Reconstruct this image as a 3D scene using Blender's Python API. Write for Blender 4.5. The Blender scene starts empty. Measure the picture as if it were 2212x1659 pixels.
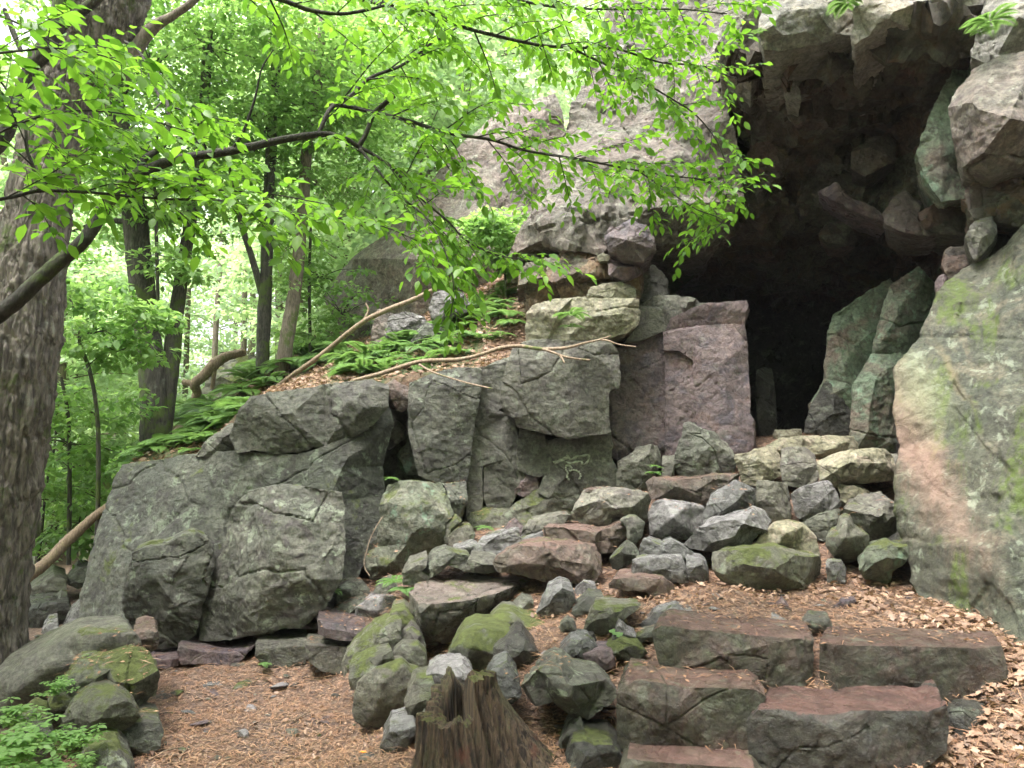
import bpy, bmesh, math, random
import numpy as np
from mathutils import Vector, Matrix
from mathutils.geometry import delaunay_2d_cdt
from mathutils.bvhtree import BVHTree
R = math.radians
random.seed(7)
rng = np.random.default_rng(11)
# ------------------------------------------------------------ camera, world, sun, exposure
sc = bpy.context.scene
col = sc.collection
F = 26/36*2212; PITCH = R(4.3); CAMZ = 1.6
cam = bpy.data.cameras.new('camera'); camo = bpy.data.objects.new('camera', cam); col.objects.link(camo)
cam.lens = 26; cam.sensor_width = 36; cam.clip_start = 0.05; cam.clip_end = 2000
camo.location = (0, 0, CAMZ); camo.rotation_euler = (R(90)+PITCH, 0, 0)
sc.camera = camo
w = bpy.data.worlds.new('World'); sc.world = w; w.use_nodes = True
nt = w.node_tree; sky = nt.nodes.new('ShaderNodeTexSky'); sky.sky_type = 'NISHITA'; sky.sun_disc = False
SUN_EL, SUN_AZ = R(66), R(225)
sky.sun_elevation = SUN_EL; sky.sun_rotation = SUN_AZ; sky.air_density = 1.0; sky.dust_density = 5.0; sky.ozone_density = 1.0
bg = nt.nodes['Background']; bg.inputs['Strength'].default_value = 0.15
hs = nt.nodes.new('ShaderNodeHueSaturation'); hs.inputs['Saturation'].default_value = .25; hs.inputs['Value'].default_value = 1.3   # thin white cloud
nt.links.new(sky.outputs[0], hs.inputs['Color']); nt.links.new(hs.outputs[0], bg.inputs['Color'])
sl = bpy.data.lights.new('sun', 'SUN'); so = bpy.data.objects.new('sun', sl); col.objects.link(so)
sl.energy = 1.3; sl.angle = R(20); sl.color = (1.0, 0.97, 0.92)
sd = Vector((math.sin(SUN_AZ)*math.cos(SUN_EL), math.cos(SUN_AZ)*math.cos(SUN_EL), math.sin(SUN_EL)))
so.rotation_euler = sd.to_track_quat('Z', 'Y').to_euler()
sc.view_settings.view_transform = 'Standard'; sc.view_settings.look = 'None'
sc.view_settings.exposure = 2.15; sc.view_settings.gamma = 1.0; sc.view_settings.use_curve_mapping = False
sc.render.engine = 'CYCLES'
sc.cycles.max_bounces = 8; sc.cycles.transmission_bounces = 6; sc.cycles.diffuse_bounces = 5

# ------------------------------------------------------------ helpers
def at(x, y, d):
    u = (x-1106)/F; v = (829.5-y)/F
    c, s = math.cos(PITCH), math.sin(PITCH)
    Y = c - v*s; Z = s + v*c
    return Vector((u*d/Y, d, CAMZ + Z*d/Y))
FR = {'D': (0, 0, 1), 'a': (0, 0, .3645), 'b': (734.4, 0, .3645), 'c': (1434.2, 0, .3645), 'e': (0, 561.6, .3645), 'g': (734.4, 561.6, .3645),
      'h': (1434.2, 561.6, .3645), 'i': (0, 1123.2, .3516), 'j': (691.2, 1123.2, .3516), 'k': (1296, 1123.2, .414),
      'l': (518.4, 993.6, .2735), 'm': (1080, 933.1, .2188), 'n': (1512, 907.2, .2343)}
def fr(f, x, y):
    a, b, s = FR[f]; return a+x*s, b+y*s
def fat(f, x, y, d): return at(*fr(f, x, y), d)

def _hash(i, j, k, s):
    n = (i*374761393 + j*668265263 + k*2147483647 + s*974634777) & 0xffffffff
    n = ((n ^ (n >> 13))*1274126177) & 0xffffffff
    n = n ^ (n >> 16)
    return (n & 0xffffff)/float(0xffffff)
def vnoise(p, f=1.0, s=0):
    q = p*f; i = np.floor(q).astype(np.int64); t = q-i; t = t*t*t*(t*(t*6-15)+10)
    out = 0
    for a in (0, 1):
        for b in (0, 1):
            for c in (0, 1):
                wgt = (t[:, 0] if a else 1-t[:, 0])*(t[:, 1] if b else 1-t[:, 1])*(t[:, 2] if c else 1-t[:, 2])
                out = out + wgt*_hash(i[:, 0]+a, i[:, 1]+b, i[:, 2]+c, s)
    return out*2-1
def fbm(p, f, o=4, s=0, g=0.5):
    r = 0; a = 1; tot = 0
    for k in range(o):
        r = r + a*vnoise(p, f*2**k, s+k*17); tot += a; a *= g
    return r/tot
def facet(p, size, s=0, tilt=1.0):
    """fractured-rock noise: each cell is its own tilted plane"""
    q = p/size; q = q + 0.25*np.stack([vnoise(q, 1.3, s+1), vnoise(q, 1.3, s+2), vnoise(q, 1.3, s+3)], 1)
    i = np.floor(q).astype(np.int64)
    best = np.full(len(q), 1e9); val = np.zeros(len(q))
    for a in (-1, 0, 1):
        for b in (-1, 0, 1):
            for c in (-1, 0, 1):
                I, J, K = i[:, 0]+a, i[:, 1]+b, i[:, 2]+c
                px = I+_hash(I, J, K, s+11); py = J+_hash(I, J, K, s+12); pz = K+_hash(I, J, K, s+13)
                dx, dy, dz = q[:, 0]-px, q[:, 1]-py, q[:, 2]-pz
                d = dx*dx+dy*dy+dz*dz
                gx, gy, gz = _hash(I, J, K, s+21)-.5, _hash(I, J, K, s+22)-.5, _hash(I, J, K, s+23)-.5
                v = (_hash(I, J, K, s+31)-.5)*.8 + tilt*2*(gx*dx+gy*dy+gz*dz)
                m = d < best
                best = np.where(m, d, best); val = np.where(m, v, val)
    return val*size

def tetra(p, size, s=0):
    """piecewise planar noise: flat facets meeting in sharp creases"""
    Rm = np.array([[.36, .48, -.8], [-.8, .6, 0], [.48, .64, .6]])
    q = (p@Rm.T)/size; i = np.floor(q).astype(np.int64); f = q-i
    o = np.argsort(-f, axis=1); fs = np.take_along_axis(f, o, 1); n = np.arange(len(q))
    v = i.copy(); out = (1-fs[:, 0])*_hash(v[:, 0], v[:, 1], v[:, 2], s)
    for k in range(3):
        v[n, o[:, k]] += 1
        wk = fs[:, k]-(fs[:, k+1] if k < 2 else 0)
        out = out + wk*_hash(v[:, 0], v[:, 1], v[:, 2], s)
    return (out*2-1)*size

def new_obj(name, me, mats=None, parent=None):
    o = bpy.data.objects.new(name, me); col.objects.link(o)
    if mats is not None and me is not None:
        for m in (mats if isinstance(mats, (list, tuple)) else [mats]): me.materials.append(m)
    if parent is not None: o.parent = parent
    return o
def tag(o, label=None, cat=None, group=None, kind=None):
    if label: o['label'] = label
    if cat: o['category'] = cat
    if group: o['group'] = group
    if kind: o['kind'] = kind
    return o
def mesh_np(name, co, faces, smooth=True):
    """co (N,3); faces (M,k) array of equal-size faces"""
    me = bpy.data.meshes.new(name)
    co = np.asarray(co, np.float32); faces = np.asarray(faces, np.int32)
    me.vertices.add(len(co)); me.vertices.foreach_set('co', co.ravel())
    M, k = faces.shape
    me.loops.add(M*k); me.loops.foreach_set('vertex_index', faces.ravel())
    me.polygons.add(M); me.polygons.foreach_set('loop_start', np.arange(M, dtype=np.int32)*k)
    me.polygons.foreach_set('loop_total', np.full(M, k, np.int32))
    if smooth: me.polygons.foreach_set('use_smooth', np.ones(M, bool))
    me.update(calc_edges=True); me.validate()
    return me
def set_attr(me, name, vals):
    a = me.attributes.new(name, 'FLOAT', 'POINT'); a.data.foreach_set('value', np.asarray(vals, np.float32))
def recentre(o):
    """put the origin of a top-level mesh object at its base"""
    me = o.data; n = len(me.vertices); c = np.empty(n*3, np.float32); me.vertices.foreach_get('co', c); c = c.reshape(-1, 3)
    b = np.array([c[:, 0].mean(), c[:, 1].mean(), c[:, 2].min()], np.float32)
    me.vertices.foreach_set('co', (c-b).ravel()); o.location = [float(v) for v in b]; me.update()
    return o

# ------------------------------------------------------------ materials
def mat(name):
    m = bpy.data.materials.new(name); m.use_nodes = True
    nt = m.node_tree; return m, nt, nt.nodes['Principled BSDF']
class NG:
    def __init__(s, nt): s.nt = nt; s.pos = s.new('ShaderNodeNewGeometry')
    def new(s, t, **kw):
        n = s.nt.nodes.new(t)
        for k, v in kw.items(): setattr(n, k, v)
        return n
    def link(s, a, b): s.nt.links.new(a, b)
    def vec(s, scale=(1, 1, 1), loc=(0, 0, 0)):
        m = s.new('ShaderNodeMapping'); m.inputs['Scale'].default_value = scale; m.inputs['Location'].default_value = loc
        s.link(s.pos.outputs['Position'], m.inputs['Vector']); return m.outputs[0]
    def noise(s, scale, detail=6, rough=.55, dist=0, v=None, seed=0):
        n = s.new('ShaderNodeTexNoise'); n.inputs['Scale'].default_value = scale; n.inputs['Detail'].default_value = detail
        n.inputs['Roughness'].default_value = rough; n.inputs['Distortion'].default_value = dist
        s.link(v if v is not None else s.vec(loc=(seed*3.7, seed*1.9, seed*5.3)), n.inputs['Vector']); return n.outputs['Fac']
    def ramp(s, f, a, b, lo=0, hi=1):
        n = s.new('ShaderNodeMapRange', clamp=True); n.interpolation_type = 'SMOOTHSTEP'
        s.link(f, n.inputs[0]); n.inputs[1].default_value = a; n.inputs[2].default_value = b
        n.inputs[3].default_value = lo; n.inputs[4].default_value = hi; return n.outputs[0]
    def mix(s, f, a, b, mode='MIX'):
        n = s.new('ShaderNodeMix', data_type='RGBA', blend_type=mode)
        for sock, v in ((n.inputs[0], f), (n.inputs[6], a), (n.inputs[7], b)):
            if hasattr(v, 'is_linked'): s.link(v, sock)
            elif isinstance(v, (int, float)): sock.default_value = v
            else: sock.default_value = (*v, 1)
        return n.outputs[2]
    def math(s, op, a, b=0.0):
        n = s.new('ShaderNodeMath', operation=op)
        for sock, v in ((n.inputs[0], a), (n.inputs[1], b)):
            if hasattr(v, 'is_linked'): s.link(v, sock)
            else: sock.default_value = v
        return n.outputs[0]
    def bump(s, h, strength, dist, nrm=None):
        b = s.new('ShaderNodeBump'); b.inputs['Strength'].default_value = strength; b.inputs['Distance'].default_value = dist
        s.link(h, b.inputs['Height'])
        if nrm is not None: s.link(nrm, b.inputs['Normal'])
        return b.outputs[0]
def rock_mat(name, c1, c2, c3, moss=0.0, lichen=0.3, rough=.6, seed=0, mosscol=(.062, .074, .020), streak=.3, lichcol=(.33, .38, .29), top=None, rust=0.0, band=.5, cobble=0):
    m, nt, p = mat(name); g = NG(nt)
    big = g.noise(1.6, 6, .6, 1.0, seed=seed); med = g.noise(5.5, 9, .62, .8, seed=seed+2); fine = g.noise(38, 6, .7, seed=seed+3)
    c = g.mix(g.ramp(big, .38, .62), c1, c2)
    c = g.mix(g.ramp(med, .48, .66), c, c3)
    if cobble:   # stones of several colours cemented together
        vo = g.new('ShaderNodeTexVoronoi'); vo.inputs['Scale'].default_value = cobble; wv_ = g.new('ShaderNodeMix', data_type='RGBA'); wv_.inputs[0].default_value = .12
        nz = g.new('ShaderNodeTexNoise'); nz.inputs['Scale'].default_value = 3; nz.inputs['Detail'].default_value = 5; g.link(g.vec(), nz.inputs['Vector'])
        g.link(g.vec((1, 1, 1.7)), wv_.inputs[6]); g.link(nz.outputs['Color'], wv_.inputs[7]); g.link(wv_.outputs[2], vo.inputs['Vector'])
        sx = g.new('ShaderNodeSeparateColor'); g.link(vo.outputs['Color'], sx.inputs[0])
        c = g.mix(g.ramp(sx.outputs[0], .55, .6, 0, .8), c, (.13, .13, .10)); c = g.mix(g.ramp(sx.outputs[1], .7, .75, 0, .8), c, (.14, .09, .075)); c = g.mix(g.ramp(sx.outputs[2], .6, .65, 0, .6), c, (.09, .08, .07))
    if streak:
        st = g.noise(1.0, 6, .6, .3, v=g.vec((7, 7, .9), (seed, 2, 1)))
        c = g.mix(g.ramp(st, .52, .68, 0, streak), c, tuple(.45*v for v in c1))
    # mottled weathering at finger scale
    c = g.mix(g.ramp(g.noise(11, 10, .75, .6, seed=seed+4), .47, .64, 0, .65), c, tuple(.42*v for v in c2))
    c = g.mix(g.ramp(g.noise(1.1, 4, .6, .5, seed=seed+8), .5, .64, 0, .45), c, tuple(.5*v for v in c3))
    c = g.mix(1.0, c, g.mix(g.ramp(fine, .3, .68), (.55, .55, .55), (1.25, 1.24, 1.2)), 'MULTIPLY')
    wv = g.noise(28, 9, .8, 1.5, seed=seed+12); c = g.mix(g.ramp(wv, .6, .68, 0, .5), c, tuple(min(1, v*1.9) for v in c1))
    n = g.new('ShaderNodeSeparateXYZ'); g.link(g.pos.outputs['Normal'], n.inputs[0])
    if top is not None:
        c = g.mix(g.ramp(g.math('ADD', n.outputs['Z'], g.math('MULTIPLY', med, .3)), .85, 1.0, 0, .6), c, g.mix(g.ramp(g.noise(7, 8, .75, seed=seed+13), .4, .6), top, tuple(.55*v for v in top)))
    if rust:
        c = g.mix(g.ramp(g.noise(4, 8, .65, 1, seed=seed+7), .53, .62, 0, rust), c, (.22, .10, .04))
    if lichen:
        lf = g.noise(7, 11, .72, .4, seed=seed+5)
        c = g.mix(g.ramp(lf, .56, .62, 0, lichen), c, lichcol)
        vo = g.new('ShaderNodeTexVoronoi'); vo.inputs['Scale'].default_value = 11; g.link(g.vec(loc=(seed, 0, 4)), vo.inputs['Vector'])
        sp = g.ramp(g.math('ADD', vo.outputs['Distance'], g.math('MULTIPLY', g.noise(45, 5, .7), .35)), .38, .27, 0, lichen*.8)
        sp = g.math('MULTIPLY', sp, g.ramp(g.noise(2.2, 3, seed=seed+9), .48, .6))
        c = g.mix(sp, c, tuple(min(1, v*1.15) for v in lichcol))
    mf = None
    if moss:
        mn = g.noise(3.2, 9, .68, .6, seed=seed+6)
        mf = g.math('ADD', g.math('MULTIPLY', n.outputs['Z'], .16), mn)
        mf = g.ramp(mf, .74-.34*moss, .84-.34*moss, 0, .92)
        mc = g.mix(g.ramp(g.noise(26, 5, .7), .35, .65), mosscol, tuple(v*1.9 for v in mosscol))
        c = g.mix(mf, c, mc)
    oi = g.new('ShaderNodeObjectInfo'); c = g.mix(1.0, c, g.mix(oi.outputs['Random'], (.74, .76, .72), (1.22, 1.18, 1.16)), 'MULTIPLY')
    if mf is not None: c = g.mix(mf, c, mc)
    g.link(c, p.inputs['Base Color'])
    r = g.ramp(med, .35, .65, rough-.24, rough+.08)
    if mf is not None: r = g.math('MAXIMUM', r, g.math('MULTIPLY', mf, .95))
    g.link(r, p.inputs['Roughness'])
    p.inputs['Specular IOR Level'].default_value = .45
    # fine cleavage, ripple bedding and grain
    h1 = g.noise(13, 9, .72, 1.2, seed=seed+1)
    h2 = g.noise(2.2, 6, .6, 1.5, v=g.vec((1.5, 1.5, 9), (seed, 0, 0)))
    b = g.bump(h2, band*.6, .03)
    b = g.bump(h1, 1.0, .035, b)
    cr = g.noise(3.2, 7, .65, 2.2, seed=seed+15); cr = g.math('ABSOLUTE', g.math('SUBTRACT', cr, .5)); crk = g.math('MAXIMUM', g.ramp(cr, 0, .008), g.ramp(g.noise(1.4, 2, seed=seed+16), .5, .42))
    b = g.bump(crk, .4, .012, b)
    b = g.bump(g.noise(75, 6, .8, .3), .8, .010, b)
    if mf is not None: b = g.bump(g.math('MULTIPLY', mf, g.noise(160, 3, .7)), .5, .012, b)
    g.link(b, p.inputs['Normal'])
    return m
M = {}
M['grn'] = rock_mat('lichen_grey_rock', (.105, .112, .09), (.175, .175, .145), (.08, .072, .07), .22, .6, .6, 1)
M['wal'] = rock_mat('olive_wall_rock', (.145, .145, .118), (.185, .18, .15), (.115, .105, .10), .1, .3, .6, 2)
M['gry'] = rock_mat('wet_grey_rock', (.195, .19, .195), (.125, .12, .12), (.26, .25, .255), .06, .2, .32, 3, streak=.2, top=(.33, .32, .33))
M['pur'] = rock_mat('purple_quartzite', (.155, .115, .125), (.20, .15, .155), (.10, .085, .11), 0, .12, .5, 4, streak=.5, rust=.15, band=.15)
M['brn'] = rock_mat('red_brown_rock', (.13, .095, .08), (.115, .10, .08), (.17, .12, .105), .02, .1, .45, 5, top=(.22, .14, .12), streak=.3)
M['stp'] = rock_mat('green_step_rock', (.075, .08, .055), (.10, .068, .058), (.11, .11, .08), .02, .2, .42, 6, top=(.20, .115, .10), streak=.55)
M['tan'] = rock_mat('pale_tan_rock', (.30, .28, .20), (.24, .235, .16), (.34, .29, .235), .05, .3, .65, 7, streak=.15, lichcol=(.42, .43, .36))
M['mos'] = rock_mat('mossy_rock', (.13, .14, .10), (.18, .18, .15), (.10, .10, .085), .6, .3, .6, 8)
M['mtp'] = rock_mat('half_mossy_rock', (.135, .14, .10), (.185, .18, .15), (.11, .10, .085), .45, .4, .5, 18)
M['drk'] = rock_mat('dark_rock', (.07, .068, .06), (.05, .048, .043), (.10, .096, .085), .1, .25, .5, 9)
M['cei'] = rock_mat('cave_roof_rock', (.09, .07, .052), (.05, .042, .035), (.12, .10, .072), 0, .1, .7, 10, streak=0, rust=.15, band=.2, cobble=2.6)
M['ce2'] = rock_mat('cave_roof_cobble', (.105, .088, .078), (.09, .07, .065), (.12, .105, .09), 0, .1, .65, 20, streak=0, rust=.1, band=.2)
M['org'] = rock_mat('rusty_rubble', (.27, .17, .10), (.20, .15, .12), (.32, .25, .17), 0, .3, .7, 11, streak=.2, rust=.4, cobble=5)
M['upp'] = rock_mat('pink_cliff_rock', (.235, .185, .165), (.19, .18, .15), (.13, .105, .10), .05, .4, .65, 12, streak=.55, band=.3, lichcol=(.42, .44, .36))
M['ovh'] = rock_mat('grey_overhang_rock', (.33, .32, .30), (.36, .32, .25), (.27, .26, .25), 0, .25, .65, 13, streak=.2, lichcol=(.45, .45, .38))
M['rbl'] = rock_mat('green_stained_boulder', (.10, .108, .078), (.062, .07, .052), (.14, .13, .095), 0, .45, .55, 14, mosscol=(.09, .15, .015), streak=.35, rust=.0, band=.0)
M['cav'] = rock_mat('green_algae_wall', (.19, .25, .18), (.19, .15, .125), (.14, .20, .14), .05, .5, .6, 15, lichcol=(.28, .44, .32))
M['vgr'] = rock_mat('vivid_moss_rock', (.15, .17, .12), (.11, .12, .09), (.19, .19, .15), .35, .5, .55, 16, lichcol=(.22, .36, .26))

def tall_boulder_stains(m):
    nt = m.node_tree; g = NG(nt); p = nt.nodes['Principled BSDF']; src = p.inputs['Base Color'].links[0].from_socket
    n = g.noise(1, 8, .7, .4, v=g.vec((3.4, 3.4, .55), (3.3, 0, 0))); fine = g.noise(22, 6, .75)
    f = g.math('MULTIPLY', g.ramp(n, .50, .60), g.ramp(fine, .36, .55, 0, .9))
    c = g.mix(f, src, (.085, .125, .016))
    # pink mineral stain and ochre rim, at fixed places on the stone
    def blob(cx, cy, cz, rx, rz, lo, hi):
        mp = g.new('ShaderNodeMapping'); mp.vector_type = 'POINT'; mp.inputs['Location'].default_value = (-cx/rx, -cy/2, -cz/rz); mp.inputs['Scale'].default_value = (1/rx, .5, 1/rz)
        g.link(g.pos.outputs['Position'], mp.inputs[0]); L = g.new('ShaderNodeVectorMath', operation='LENGTH'); g.link(mp.outputs[0], L.inputs[0])
        return g.ramp(g.math('ADD', L.outputs['Value'], g.math('MULTIPLY', g.noise(1, 9, .8, .5, v=g.vec((16, 16, 3.5))), 1.6)), hi+.5, lo-.1, 0, .65)
    q = at(2010, 960, 4.45); c = g.mix(blob(q.x, q.y, q.z, .13, .75, 1.0, 1.45), c, (.33, .20, .155))
    q = at(2070, 800, 4.55); c = g.mix(blob(q.x, q.y, q.z, .035, .4, .7, 1.2), c, (.26, .21, .12))
    q = at(1950, 850, 4.9); c = g.mix(blob(q.x, q.y, q.z, .14, .35, 1.0, 1.5), c, (.25, .26, .155))
    g.link(c, p.inputs['Base Color'])
tall_boulder_stains(M['rbl'])
# ------------------------------------------------------------ ground height field
gc = [(500,1640,3.7),(250,1640,3.7),(100,1655,3.65),(700,1480,4.85),(450,1440,5.2),(600,1560,4.2),(780,1600,3.9),(330,1390,5.6),(180,1370,6.1),(60,1300,7.3),(60,1240,8.8),
 (300,1100,14),(640,1362,5.5),(500,1372,5.7),(610,1372,5.65),(780,1340,5.2),(850,1235,5.9),(1000,1150,6.1),(1150,1130,6.3),(1080,1290,4.9),(1300,1320,4.3),(1250,1230,5.2),
 (1400,1200,5.3),(1500,1285,4.4),(1750,1300,4.3),(1900,1270,4.5),(1990,1310,4.2),(2212,1400,3.75),(1400,1420,3.7),(1250,1430,3.7),(1270,1600,3.3),
 (1050,1650,3.1),(880,1600,3.45),(900,1420,4.6),(1250,1650,3.1),(1650,1655,3.1),(2100,1640,3.1),(2212,1600,3.05),(2190,1500,3.35),(1700,955,6.3),
 (1700,965,9),(1700,1130,5.3),(1450,1080,5.9),(1900,1120,5.3),(1900,960,6.4),(1600,1560,3.25),(1900,1590,3.2),(1600,1480,3.45),(2000,1520,3.45),(1600,1370,3.75),(2000,1390,3.7)]
P = [tuple(at(*g)) for g in gc]
P += [(0,0,0),(-3,0,0),(3,0,.3),(-1,1.8,0),(1.2,1.8,.1),(-2.2,2.5,-.02),(3.2,2,.35),(5,4,.8),(-4,5,-.1),(-6,8,-.2),(-8,14,-.2),(-4,12,0),(8,8,1.6),(0,9,1.2),(-2,9,.4),(-15,30,1),(5,30,3),(15,15,3),(-30,10,0),(-10,0,0),(10,0,.8)]
P = np.array(P); gxy = P[:, :2]; gz = P[:, 2]
def _phi(r2): return np.sqrt(r2+.15)
A_ = _phi(((gxy[:, None]-gxy[None])**2).sum(2)); n_ = len(P)
A2 = np.zeros((n_+3, n_+3)); A2[:n_, :n_] = A_ - np.eye(n_)*.03*0; A2[:n_, n_] = 1; A2[:n_, n_+1:] = gxy; A2[n_, :n_] = 1; A2[n_+1:, :n_] = gxy.T
wts = np.linalg.solve(A2, np.r_[gz, 0, 0, 0])
def ground_z(x, y):
    x = np.atleast_1d(x).astype(float); y = np.atleast_1d(y).astype(float); out = np.empty(len(x))
    for s in range(0, len(x), 20000):
        q = np.stack([x[s:s+20000], y[s:s+20000]], 1)
        out[s:s+20000] = _phi(((q[:, None]-gxy[None])**2).sum(2))@wts[:n_] + wts[n_] + q@wts[n_+1:]
    return out
def ground_d(x, y):
    ds = np.linspace(2.3, 14, 600); p = at(x, y, 1.0); u = p.x; v = p.z-CAMZ
    below = (CAMZ+v*ds) <= ground_z(u*ds, ds)
    return float(ds[np.argmax(below)]) if below.any() else 5.0

# ------------------------------------------------------------ rock builder: front outline with depths, real thickness behind it
def poly_shell(front, inner, T, back=(0, 0), bs=.85, hull=False):
    pts = front+inner
    P3 = [at(x, y, d) for x, y, d in pts]
    nf = len(front)
    cen = sum(P3[:nf], Vector())/nf
    B3 = [cen + (p-cen)*bs + Vector((back[0], T, back[1])) for p in P3[:nf]]
    for b, p in zip(B3, P3): b.y = max(b.y, p.y+.5*T)
    bm = bmesh.new()
    if hull:
        for p in P3+B3: bm.verts.new(p)
        r = bmesh.ops.convex_hull(bm, input=bm.verts)
        bmesh.ops.delete(bm, geom=[v for v in set(r['geom_interior']+r['geom_unused']) if isinstance(v, bmesh.types.BMVert)], context='VERTS')
        bm.verts.ensure_lookup_table()
    else:
        v2 = [Vector((x, -y)) for x, y, d in pts]
        co, ed, fa, ov, oe, of = delaunay_2d_cdt(v2, [], [list(range(nf))], 1, 1e-4)
        idx = {}
        fv = [bm.verts.new(P3[ov[i][0]]) if ov[i] else None for i in range(len(co))]
        for k in range(len(co)):
            if ov[k]: 
                for o in ov[k]: idx[o] = fv[k]
        for f in fa:
            if all(fv[i] for i in f):
                try: bm.faces.new([fv[i] for i in f])
                except ValueError: pass
        bv = [bm.verts.new(p) for p in B3]
        co2, _, fa2, ov2, _, _ = delaunay_2d_cdt(v2[:nf], [], [list(range(nf))], 1, 1e-4)
        for f in fa2:
            if all(ov2[i] for i in f):
                try: bm.faces.new([bv[ov2[i][0]] for i in reversed(f)])
                except ValueError: pass
        for i in range(nf):
            j = (i+1) % nf
            if i in idx and j in idx:
                try: bm.faces.new([idx[i], bv[i], bv[j], idx[j]])
                except ValueError: pass
        bmesh.ops.recalc_face_normals(bm, faces=bm.faces)
    me = bpy.data.meshes.new('t'); bm.to_mesh(me); bm.free()
    return me
def chop(me, n, seed, depth=.09, front=True):
    """knock the corners and front edges off a closed block with random planes"""
    bm = bmesh.new(); bm.from_mesh(me); rr = random.Random(seed)
    for k in range(n):
        if front: nv = Vector((rr.uniform(-1, 1), rr.uniform(-1.3, -.25), rr.uniform(-.5, 1.2))).normalized()
        else: nv = Vector((rr.gauss(0, 1), rr.gauss(0, 1), rr.gauss(0, 1))).normalized()
        pr = [v.co.dot(nv) for v in bm.verts]
        if not pr: break
        hi, lo = max(pr), min(pr); off = hi-(hi-lo)*depth*rr.uniform(.4, 1.3)
        b2 = bm.copy()
        r = bmesh.ops.bisect_plane(b2, geom=b2.verts[:]+b2.edges[:]+b2.faces[:], plane_co=nv*off, plane_no=nv, clear_outer=True)
        ed = [e for e in b2.edges if e.is_boundary]
        if ed: bmesh.ops.holes_fill(b2, edges=ed, sides=0)
        if len(b2.verts) > 6 and not any(e.is_boundary for e in b2.edges): bm.free(); bm = b2
        else: b2.free()
    bm.to_mesh(me); bm.free()
def finish_rock(name, me, voxel, m, seed, size, amp=1.0, smooth=2, fc=1.0, fine=1.0, rubble=0):
    o = bpy.data.objects.new(name, me); col.objects.link(o)
    md = o.modifiers.new('r', 'REMESH'); soft = smooth >= 3
    if soft: md.mode = 'VOXEL'; md.voxel_size = voxel*1.2
    else:
        md.mode = 'SHARP'; md.use_remove_disconnected = False; md.scale = .95; md.sharpness = 1
        co = [v.co for v in me.vertices]; ext = max(max(c[i] for c in co)-min(c[i] for c in co) for i in range(3))
        md.octree_depth = max(4, min(8, math.ceil(math.log2(ext/voxel*.95))))
    md.use_smooth_shade = True
    if soft:
        s = o.modifiers.new('s', 'SMOOTH'); s.iterations = smooth; s.factor = .4
    dg = bpy.context.evaluated_depsgraph_get()
    me2 = bpy.data.meshes.new_from_object(o.evaluated_get(dg))
    o.modifiers.clear(); o.data = me2; me2.name = name; bpy.data.meshes.remove(me)
    n = len(me2.vertices)
    if n == 0: print('EMPTY ROCK', name); return o
    c = np.empty(n*3, np.float32); me2.vertices.foreach_get('co', c); c = c.reshape(-1, 3).astype(float)
    nr = np.empty(n*3, np.float32); me2.vertices.foreach_get('normal', nr); nr = nr.reshape(-1, 3)
    sz = min(size, 1.2)
    if soft:
        d = .3*voxel + amp*(fc*(.16*tetra(c, sz*.33, seed) + .14*tetra(c, sz*.13, seed+3) + .04*facet(c, sz*.30, seed+5, .9)) + .02*sz*fbm(c, 1.6/sz, 3, seed) + .007*fbm(c, 18, 3, seed, .6)*min(1, sz*2))
    else:
        w_ = c + .05*sz*np.stack([vnoise(c, 2.5/sz, seed+51), vnoise(c, 2.5/sz, seed+52), vnoise(c, 2.5/sz, seed+53)], 1)
        d = .25*voxel + amp*(fc*(.09*tetra(w_, sz*.45, seed) + .10*tetra(w_, sz*.17, seed+3) + .045*facet(w_, sz*.36, seed+5, .8) + .06*facet(w_, sz*.12, seed+6, .8))
             + fine*(.16*tetra(c, .045, seed+9) + .05*facet(c*np.array([1, 1, 1.8]), .06, seed+13, 1) + .004*fbm(c, 25, 3, seed, .6))*min(1, sz*2))
    if rubble: d += rubble*(.36*facet(w_, .42, seed+80, 1.1) + .30*facet(w_, .17, seed+81, 1.1))
    # thin fracture lines
    q = c + .06*np.stack([tetra(c, .25, seed+61), tetra(c, .25, seed+62), tetra(c, .25, seed+63)], 1)*4*.6
    cr = np.abs(tetra(q, sz*.9, seed+70)/(sz*.9)); d -= amp*(.018 if not soft else .006)*min(1, sz*1.5)*np.exp(-(cr/.012)**2)
    c += nr*d[:, None]
    me2.vertices.foreach_set('co', c.astype(np.float32).ravel())
    me2.polygons.foreach_set('use_smooth', np.ones(len(me2.polygons), bool))
    if not soft: me2.set_sharp_from_angle(angle=R(32))
    me2.materials.clear(); me2.materials.append(m); me2.update()
    return recentre(o)
SEED = [100]; VS = .72
ROCKS = []
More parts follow.
